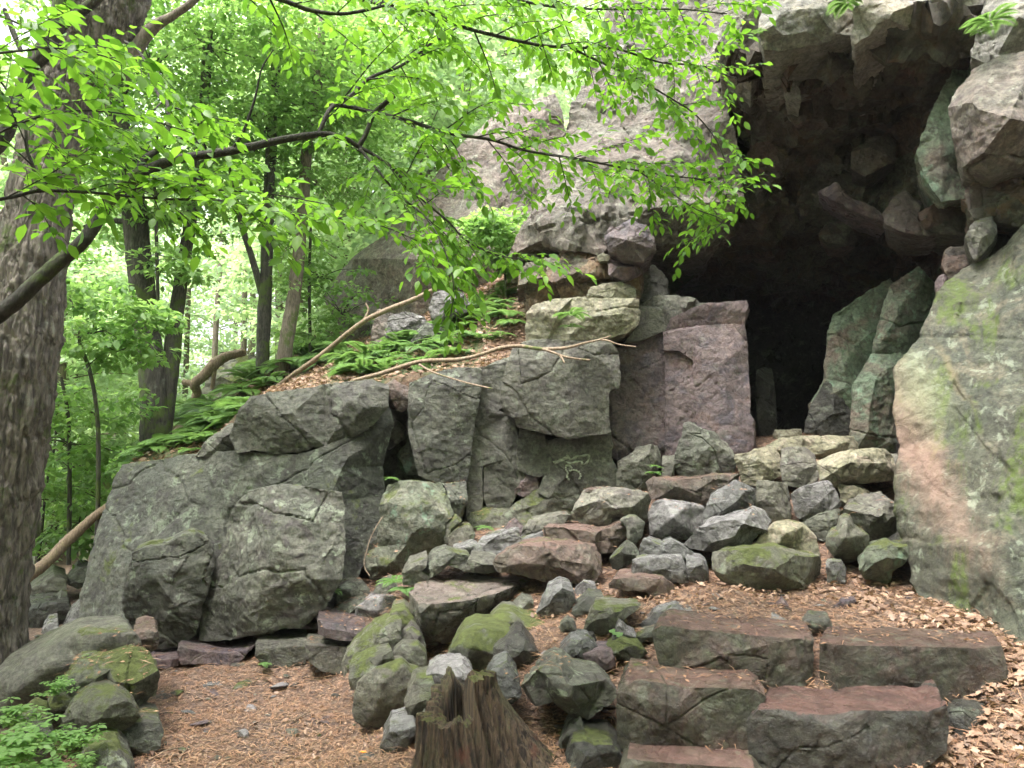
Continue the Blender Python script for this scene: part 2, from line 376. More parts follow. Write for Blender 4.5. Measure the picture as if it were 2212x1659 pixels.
def rock(name, f, m, d, T, pts, inner='', label=None, cat='rock', bs=.8, back=None, hull=False, bulge=.12, amp=1.0, smooth=2, vox=None, kind=None, fc=1.0, fine=1.0, group=None, nose=3, chops=7, rubble=0):
    SEED[0] += 1; seed = SEED[0]; rr = random.Random(seed)
    def parse(s):
        out = []
        for t in s.split():
            v = [float(q) for q in t.split(',')]; x, y = fr(f, v[0], v[1]); out.append([x, y, v[2] if len(v) > 2 else None])
        return out
    fp = parse(pts); ip = parse(inner)
    if d == 'g':
        lo = max(fp, key=lambda q: q[1]); d = ground_d(lo[0], lo[1]-4)-.05
    xs = [q[0] for q in fp]; ys = [q[1] for q in fp]
    dd = d if d else sum(q[2] for q in fp)/len(fp)
    W = (max(xs)-min(xs))/F*dd; H = (max(ys)-min(ys))/F*dd; size = max(W, H); sm = min(W, H)
    cx, cy = sum(xs)/len(xs), sum(ys)/len(ys)
    if not ip and bulge and nose:
        for k in range(nose):   # a few ridge points that break the front into facets
            a = rr.uniform(0, 6.28); r_ = rr.uniform(.1, .5)
            x = cx+math.cos(a)*r_*(max(xs)-min(xs))*.42; y = cy+math.sin(a)*r_*(max(ys)-min(ys))*.42
            ip.append([x, y, -bulge*sm*rr.uniform(.5, 1.2)*(1.5-r_)])
    fp = [(x, y, d+(q if q is not None else rr.uniform(-.02, .06)*sm)) for x, y, q in fp]
    ip = [(x, y, d+(q if q is not None else -bulge*sm)) for x, y, q in ip]
    if kind is None and smooth < 3:   # jointed wall blocks sit tight against each other
        mx_, my_ = cx, cy; fp = [(mx_+(x-mx_)*(1+5/max(30, abs(x-mx_)+50)), my_+(y-my_)*(1+5/max(30, abs(y-my_)+50)), q) for x, y, q in fp]
    # inner points must stay inside the outline
    def inside(px, py):
        c_ = False; n = len(fp)
        for i in range(n):
            x1, y1 = fp[i][:2]; x2, y2 = fp[i-1][:2]
            if (y1 > py) != (y2 > py) and px < (x2-x1)*(py-y1)/(y2-y1)+x1: c_ = not c_
        return c_
    ip = [q for q in ip if inside(q[0], q[1])]
    if back is None: back = (T*(cx-1106)/F*.95, 0)
    me = poly_shell(fp, ip, T, back, bs, hull)
    if smooth < 3 and kind is None and chops: chop(me, chops if T < 1 else 2, seed, .065 if T < 1 else .018)
    v = (vox or max(.008, min(.022, size/42)))*VS
    o = finish_rock(name, me, v, M[m], seed, sm*.6+size*.4, amp, smooth, fc, fine, rubble)
    tag(o, label, cat if not kind else None, group, kind)
    if kind == 'structure' and 'category' in o: del o['category']
    ROCKS.append(o)
    return o
# ------------------------------------------------------------ ground sheets
def litter_mat(name='litter_ground'):
    m, nt, p = mat(name); g = NG(nt)
    n1 = g.noise(2.5, 6, .6, seed=1); n2 = g.noise(30, 8, .75, .5, seed=2)
    vo = g.new('ShaderNodeTexVoronoi'); vo.inputs['Scale'].default_value = 42; g.link(g.vec((1, 1.6, 1)), vo.inputs['Vector'])
    w_ = g.new('ShaderNodeTexNoise'); w_.inputs['Scale'].default_value = 1; w_.inputs['Detail'].default_value = 5; g.link(g.vec((160, 18, 20)), w_.inputs['Vector'])
    w2 = g.new('ShaderNodeTexNoise'); w2.inputs['Scale'].default_value = 1; w2.inputs['Detail'].default_value = 5; g.link(g.vec((18, 150, 20)), w2.inputs['Vector'])
    c = g.mix(g.ramp(n1, .35, .65), (.19, .12, .085), (.15, .105, .085))
    c = g.mix(g.ramp(w_.outputs['Fac'], .5, .62, 0, .7), c, (.34, .21, .14))
    c = g.mix(g.ramp(w2.outputs['Fac'], .52, .62, 0, .7), c, (.42, .30, .22))
    c = g.mix(g.ramp(vo.outputs['Distance'], .25, .1, 0, .5), c, (.48, .34, .25))
    c = g.mix(g.ramp(n2, .4, .6, 0, .8), c, (.065, .042, .032))
    g.link(c, p.inputs['Base Color']); p.inputs['Roughness'].default_value = .85
    b = g.bump(n2, 1, .03); b = g.bump(w_.outputs['Fac'], .7, .01, b); b = g.bump(w2.outputs['Fac'], .7, .01, b)
    g.link(b, p.inputs['Normal']); return m
M['lit'] = litter_mat()
def forest_floor_mat():
    m, nt, p = mat('forest_floor'); g = NG(nt)
    c = g.mix(g.ramp(g.noise(1.2, 8, .65, seed=4), .4, .6), (.10, .06, .04), (.055, .085, .03))
    c = g.mix(g.ramp(g.noise(22, 7, .7), .45, .65, 0, .8), c, (.20, .125, .08))
    g.link(c, p.inputs['Base Color']); p.inputs['Roughness'].default_value = .9
    g.link(g.bump(g.noise(25, 8, .7), 1, .04), p.inputs['Normal']); return m
M['ffl'] = forest_floor_mat()
def grid_sheet(name, xs, ys, zf, m, kind='structure', label=None):
    X, Y = np.meshgrid(xs, ys); x = X.ravel(); y = Y.ravel(); z = zf(x, y)
    nx, ny = len(xs), len(ys)
    i = np.arange((ny-1)*(nx-1)); r, c = i//(nx-1), i % (nx-1); a = r*nx+c
    me = mesh_np(name, np.stack([x, y, z], 1), np.stack([a, a+1, a+nx+1, a+nx], 1))
    o = new_obj(name, me, m); tag(o, label, None, None, kind); return o
def gz_full(x, y):
    z = ground_z(x, y); p = np.stack([x, y, np.zeros_like(x)], 1)
    near = np.clip((12-np.hypot(x, y))/6, 0, 1)
    return z + (.035*fbm(p, 1.6, 4, 3) + .016*fbm(p, 9, 3, 9))*near + .3*fbm(p, .15, 3, 5)*(1-near)
xs = np.unique(np.r_[np.linspace(-300, -12, 30), np.linspace(-12, -3.6, 60), np.linspace(-3.6, 4.2, 390), np.linspace(4.2, 300, 30)])
ys = np.unique(np.r_[np.linspace(-40, 1.5, 12), np.linspace(1.5, 7.2, 285), np.linspace(7.2, 20, 60), np.linspace(20, 400, 24)])
def far_z(x, y):
    z = gz_full(x, y); r = np.hypot(x, y); k = np.clip((r-14)/16, 0, 1)
    flat = 0.2+.012*np.maximum(0, r-20)+np.clip(x, 0, 25)*.12
    return z*(1-k)+flat*k
grid_sheet('ground', xs, ys, far_z, [M['lit']])
# hillside above the low wall
hp = [(265,1015,6.65),(235,1100,6.9),(330,965,10),(240,1060,11),(290,950,16),(180,1040,18),(300,990,6.7),(430,972,6.55),(510,915,6.6),(560,860,6.6),(700,838,6.65),(830,828,6.7),(885,835,6.7),(1000,790,6.8),(1040,770,6.9),(1130,742,7.0),(1160,660,7.3),(1090,790,6.55),(1180,735,6.7),(1300,720,6.9),
      (400,900,9.5),(560,815,9),(700,790,8.6),(850,730,8.4),(1000,660,8.3),(1120,600,8.4),(400,880,14),(560,800,14),(800,690,12),(1100,480,13),(1200,400,14),(600,780,22),(1100,500,22),(1350,700,7.4),(1500,600,8),(1500,350,12)]
hv = [at(*q) for q in hp]
hv = hv+[Vector((x, y, z)) for x, y, z in ((-4.0,6.9,-.3),(-5.6,10.8,-.4),(-10,18,-.3),(-14,34,.0),(0,34,5),(8,30,9))]
co, ed, fa, ov, _, _ = delaunay_2d_cdt([Vector((v.x, v.y)) for v in hv], [], [], 0, 1e-4)
bm = bmesh.new(); vs = [bm.verts.new(hv[ov[i][0]]) for i in range(len(co))]
for f in fa: bm.faces.new([vs[i] for i in f])
bmesh.ops.subdivide_edges(bm, edges=bm.edges, cuts=5, use_grid_fill=True)
for _ in range(3): bmesh.ops.smooth_vert(bm, verts=[v for v in bm.verts if not v.is_boundary], factor=.5)
bmesh.ops.recalc_face_normals(bm, faces=bm.faces)
if sum(f.normal.z for f in bm.faces) < 0: bmesh.ops.reverse_faces(bm, faces=bm.faces)
for v in bm.verts: 
    a = np.array([[v.co.x, v.co.y, 0.0]]); v.co.z += float(.06*fbm(a, 2.5, 3, 4)[0])
me = bpy.data.meshes.new('hillside'); bm.to_mesh(me); bm.free()
for p_ in me.polygons: p_.use_smooth = True
hill = new_obj('hillside', me, M['ffl']); tag(hill, kind='structure')
HB = BVHTree.FromPolygons([v.co[:] for v in me.vertices], [p_.vertices[:] for p_ in me.polygons])
def hill_z(x, y):
    h = HB.ray_cast(Vector((x, y, 30)), Vector((0, 0, -1)))
    return h[0].z if h[0] else None

# ------------------------------------------------------------ the cliff and cave
S = 'structure'
rock('cliff', 'D', 'upp', 6.6, 5, '1085,560,.1 1120,500,0 1190,330,.3 1250,200,.5 1310,60,.8 1340,-120,1 1800,-120,.6 1640,60,.3 1575,150,-.2 1568,250,-.2 1600,330,-.15 1610,430,-.1 1530,530,.2 1420,535,.05 1330,520,-.2 1300,548,-.35 1230,535,-.35 1170,520,-.2',
     '1250,470,-.4 1180,480,-.25 1330,400,-.1 1450,300,.1 1400,150,.4 1500,60,.5 1400,450,-.15', kind=S, vox=.022, fc=.8, amp=1.7, bs=1.05, rubble=.12)
rock('cliff', 'D', 'upp', 9.5, 4, '700,640,.8 760,560,.5 840,500,.4 900,420,.3 980,330,0 1080,240,0 1200,200,0 1300,520,0 1180,640,0 1050,690,0 900,740,0 760,760,0', '900,560,-.4 1050,440,-.3 1120,560,-.5', kind=S, vox=.045, fc=.8)
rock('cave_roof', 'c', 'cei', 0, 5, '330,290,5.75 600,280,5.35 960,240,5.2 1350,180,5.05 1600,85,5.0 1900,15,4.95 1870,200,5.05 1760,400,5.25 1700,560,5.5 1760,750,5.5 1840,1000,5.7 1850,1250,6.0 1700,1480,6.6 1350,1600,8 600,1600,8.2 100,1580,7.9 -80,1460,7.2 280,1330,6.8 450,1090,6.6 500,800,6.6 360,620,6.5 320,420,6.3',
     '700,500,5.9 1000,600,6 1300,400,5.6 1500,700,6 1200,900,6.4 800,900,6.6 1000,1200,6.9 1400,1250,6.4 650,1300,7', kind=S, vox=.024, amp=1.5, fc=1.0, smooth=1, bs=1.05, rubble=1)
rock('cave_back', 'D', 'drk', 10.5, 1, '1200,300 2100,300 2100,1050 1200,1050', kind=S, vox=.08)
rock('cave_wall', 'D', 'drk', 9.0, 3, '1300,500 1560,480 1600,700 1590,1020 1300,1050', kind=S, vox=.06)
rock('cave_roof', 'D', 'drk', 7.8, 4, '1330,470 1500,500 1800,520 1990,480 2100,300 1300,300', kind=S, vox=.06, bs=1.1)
# overhang lip and the rocks beside it
rock('overhang_block', 'c', 'ovh', 5.25, 2.5, '570,190 590,20 640,-80 1160,-80 1130,80 1110,205 960,245 700,300 600,285', '720,120,-.15 900,60,-.12 1000,200,-.05', 'smooth grey block at the lip of the overhang, left of the crack with grass', 'rock', fc=.7, vox=.026, bs=1.0)
rock('overhang_block', 'c', 'ovh', 5.05, 2.5, '1120,215 1150,60 1180,-80 1950,-80 1890,25 1730,50 1600,80 1480,185 1350,180 1220,205 1140,245', '1300,90,-.12 1550,0,-.12', 'tan and grey overhang block at the very top, right of the crack with grass', 'rock', fc=.7, vox=.026, bs=1.0)
rock('overhang_block', 'c', 'ovh', 5.6, 2, '345,280 370,100 420,-80 620,-80 590,180 600,290 520,390 450,330 430,290', '480,100,-.12', 'narrow tan column of rock hanging left of the smooth grey lip block', 'rock', bs=1.0)
rock('overhang_block', 'c', 'ovh', 5.75, .6, '700,340 740,360 730,430 800,520 810,570 740,540 690,440', '', 'small pointed grey spur hanging under the overhang lip', 'rock')
rock('wall_block', 'c', 'cei', 5.25, 1.5, '1680,220 1760,200 1850,150 1880,200 1830,300 1800,380 1700,385', '', 'squarish brown block wedged high between the overhang and the upper right boulder', 'rock')
rock('cliff', 'c', 'ovh', 5.9, 4, '500,60 700,-200 2100,-200 1900,60 1500,60 1100,120 700,160', kind=S, vox=.05, fc=.3)
rock('upper_boulder', 'c', 'ovh', 4.85, 2.5, '1830,330 1880,100 1930,-80 2500,-80 2500,420 2150,400 1950,380', '2100,100,-.2', 'pale rock with a fern at the top right corner above the jutting pinkish boulder', 'rock', bs=1.0)
rock('upper_boulder', 'c', 'upp', 4.55, 2, '1695,640,.2 1750,520,.25 1840,420,.2 2000,330,.1 2200,300,0 2500,300,0 2500,800,0 2300,900,.1 2100,960,.1 1930,1030,.15 1780,980,.2 1730,800,.2', '1850,600,-.1 2050,700,-.2 1900,900,-.05', 'big jutting pinkish boulder with white lichen at the right edge under the fern', 'boulder', fc=.7, vox=.022)
rock('cave_wall', 'c', 'cav', 5.3, 2, '1500,900 1600,650 1700,420 1800,330 1900,500 1800,900 1850,1150 1650,1180 1550,1050', '1650,900,-.05', 'greenish rock side of the cave under the upper right boulder', 'rock')
rock('hanging_rock', 'c', 'ce2', 5.7, .8, '1290,1250 1350,1160 1430,1115 1520,1180 1500,1300 1640,1370 1510,1385 1400,1360 1320,1310', '', 'rounded purple rock hanging at the back lip of the cave roof', 'rock')
rock('hanging_rock', 'c', 'cei', 5.6, .8, '1510,1240 1640,1190 1830,1140 1850,1300 1780,1390 1640,1370 1540,1330', '', 'long dark brown wedge hanging beside the rounded purple rock', 'rock')
rock('hanging_rock', 'c', 'pur', 6.1, .6, '900,1085 1020,1090 1120,1180 1290,1260 1330,1320 1250,1290 1100,1225 980,1160', '', 'thin grey purple lip of rock slanting under the cave roof', 'rock')
rock('embedded_rock', 'c', 'ce2', 6.15, .6, '1110,980 1130,880 1240,790 1380,810 1370,950 1200,1030', '', 'greenish grey cobble set in the brown cave roof', 'rock')
rock('embedded_rock', 'c', 'ce2', 5.85, .6, '1040,480 1150,410 1240,420 1200,550 1080,520', '', 'tan cobble set high in the cave roof near the lip', 'rock')
rock('embedded_rock', 'c', 'ce2', 5.4, .6, '1595,1100 1620,1010 1700,1000 1730,1060 1700,1140 1630,1140', '', 'round purple cobble right of the cave roof beside the rusty rubble', 'rock')
rock('embedded_rock', 'c', 'ce2', 5.5, .6, '1500,960 1560,880 1620,850 1640,930 1600,1000 1530,1000', '', 'angular grey cobble between the cave roof and upper right boulder', 'rock')
rock('embedded_rock', 'c', 'cei', 6.9, .6, '920,1380 960,1330 1080,1320 1150,1400 1080,1440 970,1435', '', 'rounded brown cobble at the dark back of the cave roof', 'rock')
rock('rubble_rock', 'c', 'org', 4.95, 1.5, '1815,1110 1880,1035 2030,1030 2200,1000 2500,1000 2500,1400 2133,1330 1960,1270 1850,1300 1820,1230', '', 'crumbly rusty brown rock beneath the jutting pinkish boulder', 'rock', fc=1.2, bs=1.0, rubble=.4)
rock('loose_block', 'c', 'wal', 4.8, .5, '1790,1400 1850,1310 1950,1250 1975,1390 1900,1480 1850,1530 1810,1470', '', 'pointed grey block resting above the tall green right boulder', 'rock')
rock('loose_block', 'c', 'cei', 5.2, .8, '1655,1560 1690,1480 1800,1450 1860,1520 2050,1330 2200,1300 2200,1480 2000,1500 1850,1600 1700,1660', '', 'brown fractured rock behind the top of the tall right boulder', 'rock')
rock('loose_block', 'h', 'pur', 5.25, .5, '1610,130 1650,80 1730,90 1750,140 1690,210 1620,230', '', 'small rounded pinkish stone lodged on the shoulder of the tall right boulder', 'rock')
rock('tall_boulder', 'D', 'rbl', 4.3, 2, '1926,864,.5 1933,824,.52 1944,788,.55 2003,682,.6 2061,590,.62 2108,562,.58 2160,530,.5 2200,490,.4 2300,430,.2 2850,380,-.1 2850,1540,-1.05 2480,1490,-.85 2300,1470,-.7 2212,1405,-.55 2150,1370,-.4 2090,1335,-.2 1985,1305,-.02 1965,1260,.1 1960,1180,.25 1955,1080,.32 1935,980,.42',
     '2070,900,.22 2060,1120,.0 2150,760,.15 2160,1220,-.36 2230,950,-.2', 'huge smooth boulder with green moss streaks and a pink stain at the right edge', 'boulder', fc=.45, amp=1.9, vox=.016, smooth=3, bs=1.0, back=(2.2, 0))
rock('cave_wall', 'h', 'cav', 6.1, 2.5, '1340,150 1500,55 1540,100 1640,200 1560,400 1450,560 1400,700 1370,900 1380,1130 1150,1110 1110,1040 1120,720 1250,560 1300,300', '1400,300,-.1 1300,700,-.15 1250,950,-.15', 'tall leaning rock wall streaked with green algae on the right of the cave mouth', 'rock', bs=1.05, fc=.5)
rock('cave_wall', 'h', 'cav', 6.6, 3.5, '1000,330 1340,100 1400,300 1250,700 1200,1080 900,1080 860,850 960,700', '', 'darker leaning wall just inside the cave behind the green streaked wall', 'rock', bs=1.1, fc=.6)
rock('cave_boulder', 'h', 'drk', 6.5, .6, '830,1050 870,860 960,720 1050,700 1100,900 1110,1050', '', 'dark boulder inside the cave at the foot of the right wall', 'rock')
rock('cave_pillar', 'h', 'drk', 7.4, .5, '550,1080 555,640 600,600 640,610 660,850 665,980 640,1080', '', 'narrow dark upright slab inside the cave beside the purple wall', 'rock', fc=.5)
# upper left of the cave: purple block and rubble
rock('jutting_block', 'b', 'pur', 6.0, 1, '1575,1400 1610,1340 1640,1350 1720,1300 1775,1335 1830,1350 1862,1475 1790,1545 1680,1530 1600,1480', '1700,1420,-.12', 'cracked purple block with pale lichen jutting from the cliff above the cobble rubble', 'rock')
rock('jutting_block', 'b', 'pur', 6.1, .8, '1590,1525 1700,1545 1790,1590 1690,1655 1600,1620', '', 'small pointed purple block directly under the cracked lichened one', 'rock')
rock('white_cobble', 'b', 'tan', 6.12, .15, '1525,1515 1560,1500 1600,1515 1590,1540 1540,1545', '', 'small pale rounded cobble under the lip of the pink cliff', 'stone', hull=True)
rock('rubble_rock', 'g', 'org', 6.35, 2, '1090,60 1200,40 1350,-40 1500,-30 1650,0 1745,60 1750,150 1745,240 1500,240 1250,240 1130,270 1100,180', '1300,120,-.15 1500,80,-.1 1650,60,-.1', 'rusty orange rubble layer between the pink cliff and the thick ledge block', 'rock', fc=1.3, bs=1, rubble=.5)
rock('lichen_block', 'g', 'tan', 6.15, .6, '1470,215 1490,150 1600,130 1720,130 1745,170 1742,222 1600,232', '', 'small pale block with mint lichen lying on the thick ledge block', 'rock')
rock('cliff', 'g', 'drk', 6.7, 3, '1720,40 1860,40 1940,120 1950,200 1900,300 1900,450 1740,480 1700,200', '', kind=S, bs=1.05, fc=1.5)
rock('ledge_rock', 'g', 'upp', 6.9, 1.2, '1090,60 1180,50 1230,130 1230,240 1180,260 1120,250 1095,150', '', 'pinkish upright rock left of the rusty rubble behind the ferns', 'rock')
# the wall of square blocks
rock('ledge_block', 'g', 'tan', 5.95, 1.3, '1112,470 1115,320 1150,275 1260,238 1380,232 1560,235 1760,240 1775,330 1760,380 1690,430 1560,460 1350,468 1230,487 1120,490', '1330,340,.02 1300,300,-.05 1450,340,-.05 1650,320,-.06', 'thick horizontal tan block with a small fern growing in its crack', 'rock', bs=.95, fc=.5)
rock('square_block', 'g', 'wal', 5.95, 1.3, '1040,520 1100,492 1280,482 1590,490 1640,560 1652,700 1640,760 1592,775 1585,900 1600,1010 1560,1025 1350,1045 1220,1020 1130,1000 1060,980 1040,930 990,900 960,820 1000,600', '1100,600,-0.036 1500,560,-0.027 1500,950,-0.023 1150,900,-0.032', 'largest square olive grey block in the middle of the wall under the dead branch', 'rock', bs=1, fc=.45, vox=.02, nose=0, chops=1, amp=.75)
rock('wall_block', 'g', 'wal', 6.15, 1.2, '1068,1010 1200,1025 1218,1080 1222,1260 1180,1280 1110,1265 1060,1235 1050,1150 1060,1070', '', 'upright small grey block left of the one with the pale scribble', 'rock', bs=1, fc=.5, nose=0, chops=1, amp=.75)
mk = rock('wall_block', 'g', 'wal', 6.12, 1.2, '1238,1080 1330,1055 1480,1045 1592,1030 1605,1100 1600,1180 1640,1250 1640,1360 1560,1450 1400,1470 1310,1455 1240,1400 1180,1370 1228,1250', '1400,1200,-.04', 'square block with a pale loop-shaped scribble below the largest square block', 'rock', bs=1, fc=.35)
rock('tall_slab', 'g', 'wal', 6.2, 1.2, '838,655 930,612 1010,585 1000,700 955,880 935,900 990,930 1040,960 1050,1130 1060,1240 1100,1290 1040,1380 985,1480 885,1482 858,1400 858,1215 848,1210 846,1480 760,1500 760,1260 790,1050 825,800', '900,900,-0.023 980,1180,-0.045', 'tall narrow greenish slab between the lichened block and the largest square block', 'rock', bs=1, fc=.5, nose=0, chops=1, amp=.75)
rock('lichened_block', 'g', 'grn', 6.1, 1.2, '420,740 560,672 700,650 828,655 830,740 800,900 778,1050 755,1210 745,1300 640,1315 520,1290 470,1270 440,1150 412,990 418,850', '600,760,-0.036 620,1000,-0.045 500,850,-0.023', 'broad grey block spotted with round lichens right of the dark triangular gap', 'rock', bs=1, fc=.5, nose=0, chops=1, amp=.75)
rock('purple_slab', 'g', 'pur', 6.3, 1.6, '1600,560 1700,520 1760,480 1915,425 1935,600 1945,800 1955,920 1930,1060 1920,1170 1830,1160 1770,1200 1690,1200 1610,1160 1600,1000 1590,800', '1750,700,-0.018 1850,950,-0.009 1700,1100,-0.027', 'smooth purple grey slab right of the largest square block', 'rock', bs=1, fc=.35, nose=0, chops=1, amp=.75)
rock('purple_slab', 'g', 'wal', 6.25, 1.4, '1700,480 1760,390 1780,275 1890,285 1915,330 1918,415 1760,478', '', 'greenish wedge block on top of the smooth purple slab', 'rock', bs=1, fc=.5, nose=0, chops=1, amp=.75)
rock('purple_slab', 'h', 'pur', 6.2, 4, '5,430 170,402 400,388 470,400 482,500 490,650 500,900 530,950 542,1130 430,1150 300,1100 200,980 185,760 180,600 100,545 10,540', '350,600,-0.027 380,900,-0.023', 'widest purple slab beside the black cave mouth', 'rock', bs=1, fc=.4, nose=0, chops=1, amp=.75)
rock('purple_slab', 'h', 'pur', 6.25, 1.4, '12,540 100,540 182,600 190,760 200,980 300,1100 20,1150 20,900', '', 'recessed column left of the widest purple slab', 'rock', bs=1, fc=.6, nose=0, chops=1, amp=.75)
rock('purple_slab', 'h', 'pur', 6.22, 3.5, '12,418 50,340 250,262 480,245 502,290 470,380 400,384 200,398', '', 'dark cap block lying on the widest purple slab', 'rock', bs=1, fc=.4, nose=0, chops=1, amp=.75)
rock('low_block', 'h', 'grn', 5.95, .5, '80,1300 60,1200 85,1100 110,1045 120,962 180,962 230,1008 290,1012 380,1090 425,1180 410,1260 300,1300', '', 'pale green upright block in front of the widest purple slab', 'rock', fc=.4)
rock('low_block', 'h', 'wal', 5.98, .5, '-10,1310 -5,1165 70,1160 62,1250 50,1310', '', 'narrow grey block left of the pale green upright block', 'rock', fc=.4)
rock('low_block', 'g', 'wal', 6.05, .5, '1640,1390 1645,1200 1700,1170 1770,1105 1895,1100 1908,1190 1860,1290 1780,1390', '1800,1200,-.1', 'splintered olive block with dark underside below the smooth purple slab', 'rock')
rock('base_rock', 'g', 'mtp', 6.1, .8, '735,1490 880,1485 1000,1480 1100,1400 1200,1380 1320,1460 1420,1470 1400,1560 1180,1600 950,1640 740,1640', '', 'mossy shelf of rock at the foot of the tall narrow slab', 'rock')
rock('base_rock', 'g', 'pur', 6.15, .8, '1040,1290 1110,1270 1180,1285 1220,1290 1210,1370 1170,1400 1100,1400 1040,1390', '', 'small dark broken rocks under the upright small grey block', 'rock', fc=1.6)
rock('corner_block', 'D', 'brn', 6.25, .6, '832,830 850,822 885,838 884,872 868,888 842,880 834,850', '', 'small reddish block with one lichen spot at the head of the dark gap', 'rock')
rock('corner_block', 'g', 'wal', 6.45, .6, '285,1020 330,950 380,990 375,1060 290,1120 275,1060', '', 'grey stone jammed inside the dark triangular gap', 'rock')
rock('corner_block', 'g', 'vgr', 6.5, .6, '330,1160 390,1100 415,1000 440,1150 470,1270 380,1270', '', 'mint green rock deep in the dark gap', 'rock')
rock('cliff', 'D', 'wal', 6.6, 2, '790,900 830,850 900,840 1020,800 1130,780 1300,700 1420,640 1560,660 1580,1000 1500,1060 1300,1130 1000,1200 800,1230', '', kind=S, vox=.05, bs=1)
rock('great_boulder', 'D', 'grn', 6.0, 2.2, '250,1040,.5 270,1008,.5 440,985,.2 512,978,.0 640,985,-.08 770,945,-.1 838,885,.2 843,920,.2 822,1010,.15 826,1060,.1 815,1150,.0 770,1245,-.15 740,1260,-.3 700,1340,-.5 500,1400,-.55 350,1410,-.5 175,1385,.05 178,1300,.2 225,1110,.4',
     '400,1150,-.05 560,1020,-.1 740,1010,-.15 700,1100,-.2 300,1250,-.1 480,1120,-.05 620,1080,-.12', 'great grey green boulder sloping down to the left, forming the low left wall', 'boulder', vox=.022, fc=.45, bs=.95, amp=.8)
rock('cap_slab', 'D', 'wal', 5.92, 1.4, '500,940 514,897 545,862 620,846 700,834 800,822 838,832 835,880 800,915 770,935 700,960 650,972 600,976 560,970 515,975', '620,900,-.1 760,880,-.1', 'long purplish grey slab capping the great boulder above a dark crack', 'rock', bs=.95, fc=.45)
rock('lower_block', 'D', 'grn', 5.2, 1.2, '515,1095,.2 540,1062,.15 575,1052,.1 640,1050,.05 735,1066,.1 742,1100,.1 738,1180,.05 735,1250,-.02 700,1310,-.05 650,1345,-.05 560,1365,-.05 500,1380,.1 430,1380,.2 445,1300,.25 480,1200,.25 500,1130,.25', '600,1150,-.12 660,1250,-.15 560,1280,-.12', 'lichened block standing out from the foot of the great boulder, flat topped', 'boulder', fc=.55, vox=.018)
rock('lower_block', 'i', 'grn', 5.35, 1.0, '820,210 900,185 1010,165 1120,110 1200,88 1270,110 1300,250 1250,480 1200,700 1100,770 960,780 800,720 760,500', '950,350,-.1 1100,550,-.1', 'dark purplish bulge with a mossy ledge at the lower left of the great boulder', 'boulder', fc=.7)
rock('tombstone_block', 'l', 'vgr', 5.75, .7, '1130,300 1170,195 1300,172 1590,187 1625,240 1680,430 1600,500 1605,620 1575,750 1400,880 1280,920 1040,930 1000,850 1010,750 1105,680 1100,600 1120,480', '1350,400,-.1 1400,650,-.15 1200,800,-.1', 'large blocky bluish green stone standing right of the narrow needle filled gully', 'boulder', fc=.7)
rock('wall_foot_stone', 'l', 'grn', 5.9, .6, '1595,195 1780,180 1795,300 1750,450 1685,430 1630,240', '', 'dark narrow stone right of the bluish green standing stone', 'rock')
rock('wall_foot_stone', 'l', 'mtp', 5.75, .4, '1590,560 1600,500 1700,440 1745,480 1700,560 1640,680 1590,650', '', 'small mossy stone against the bluish green standing stone', 'stone')
rock('wall_foot_stone', 'l', 'mtp', 5.65, .4, '1650,740 1650,620 1700,560 1770,520 1815,520 1855,600 1840,670 1720,750', '', 'greenish stone with mossy foot at the lower end of the wall', 'stone')
# distant mossy outcrop
rock('outcrop', 'e', 'mos', 11.5, 3, '1160,880 1220,740 1245,640 1300,590 1400,562 1500,560 1600,640 1560,800 1400,860', '', 'rounded mossy outcrop among the trees behind the great boulder', 'boulder', vox=.05)
rock('outcrop', 'g', 'gry', 7.6, 1, '540,340 530,280 560,200 640,185 720,200 770,260 800,290 700,320 600,350', '', 'dark pointed rock with pale lichen among the ferns on the slope', 'rock')
rock('outcrop', 'g', 'gry', 7.9, 1, '270,440 300,340 380,310 500,340 520,420 420,490 300,500', '', 'blocky grey rock among the ferns left of the pointed one', 'rock')
rock('outcrop', 'g', 'upp', 8.2, 1.2, '200,560 190,430 230,300 330,330 340,500 260,580', '', 'upright pinkish rock behind the long fallen branch', 'rock')
rock('outcrop', 'g', 'grn', 7.4, .8, '400,540 440,420 520,370 620,410 660,500 560,560', '', 'green tinged rock low among the ferns above the lichened block', 'rock')

rock('ledge_rock', 'D', 'grn', 6.15, .9, '425,985 445,955 470,935 500,915 518,925 516,985', '', 'small rounded mossy rock tucked against the left end of the long capping slab', 'rock')

rock('cliff', 'D', 'ovh', 5.8, 3, '2230,-400 3300,-400 3300,900 2350,560 2230,200', kind=S, vox=.06)
# ------------------------------------------------------------ fallen blocks below the cave
B = 'fallen blocks heaped below the cave mouth'
rock('stone_block', 'n', 'tan', 6.0, .5, '620,240 760,165 940,160 1190,150 1440,155 1465,285 1290,320 1060,375 1000,330 800,330 640,300', '900,220,-.05 1200,230,-.06', 'long olive tan ledge stone lying right across the cave threshold', 'rock', group=B, fc=.6)
rock('stone_block', 'n', 'tan', 6.4, .3, '675,140 700,100 930,85 940,170 690,175', '', 'small pale flat stone at the black cave mouth behind the ledge stone', 'rock', group=B)
rock('stone_block', 'n', 'tan', 5.55, .45, '320,330 450,312 600,252 700,258 735,330 745,500 640,570 560,600 400,600 370,480', '', 'cream lichened block at upper left of the heap', 'rock', group=B, fc=1.2)
rock('stone_block', 'n', 'wal', 5.5, .4, '752,275 880,258 1000,262 1045,310 1070,450 1085,570 960,620 830,600 765,580 748,430', '', 'grey block between the cream lichened block and the long pale block', 'rock', group=B, fc=.6)
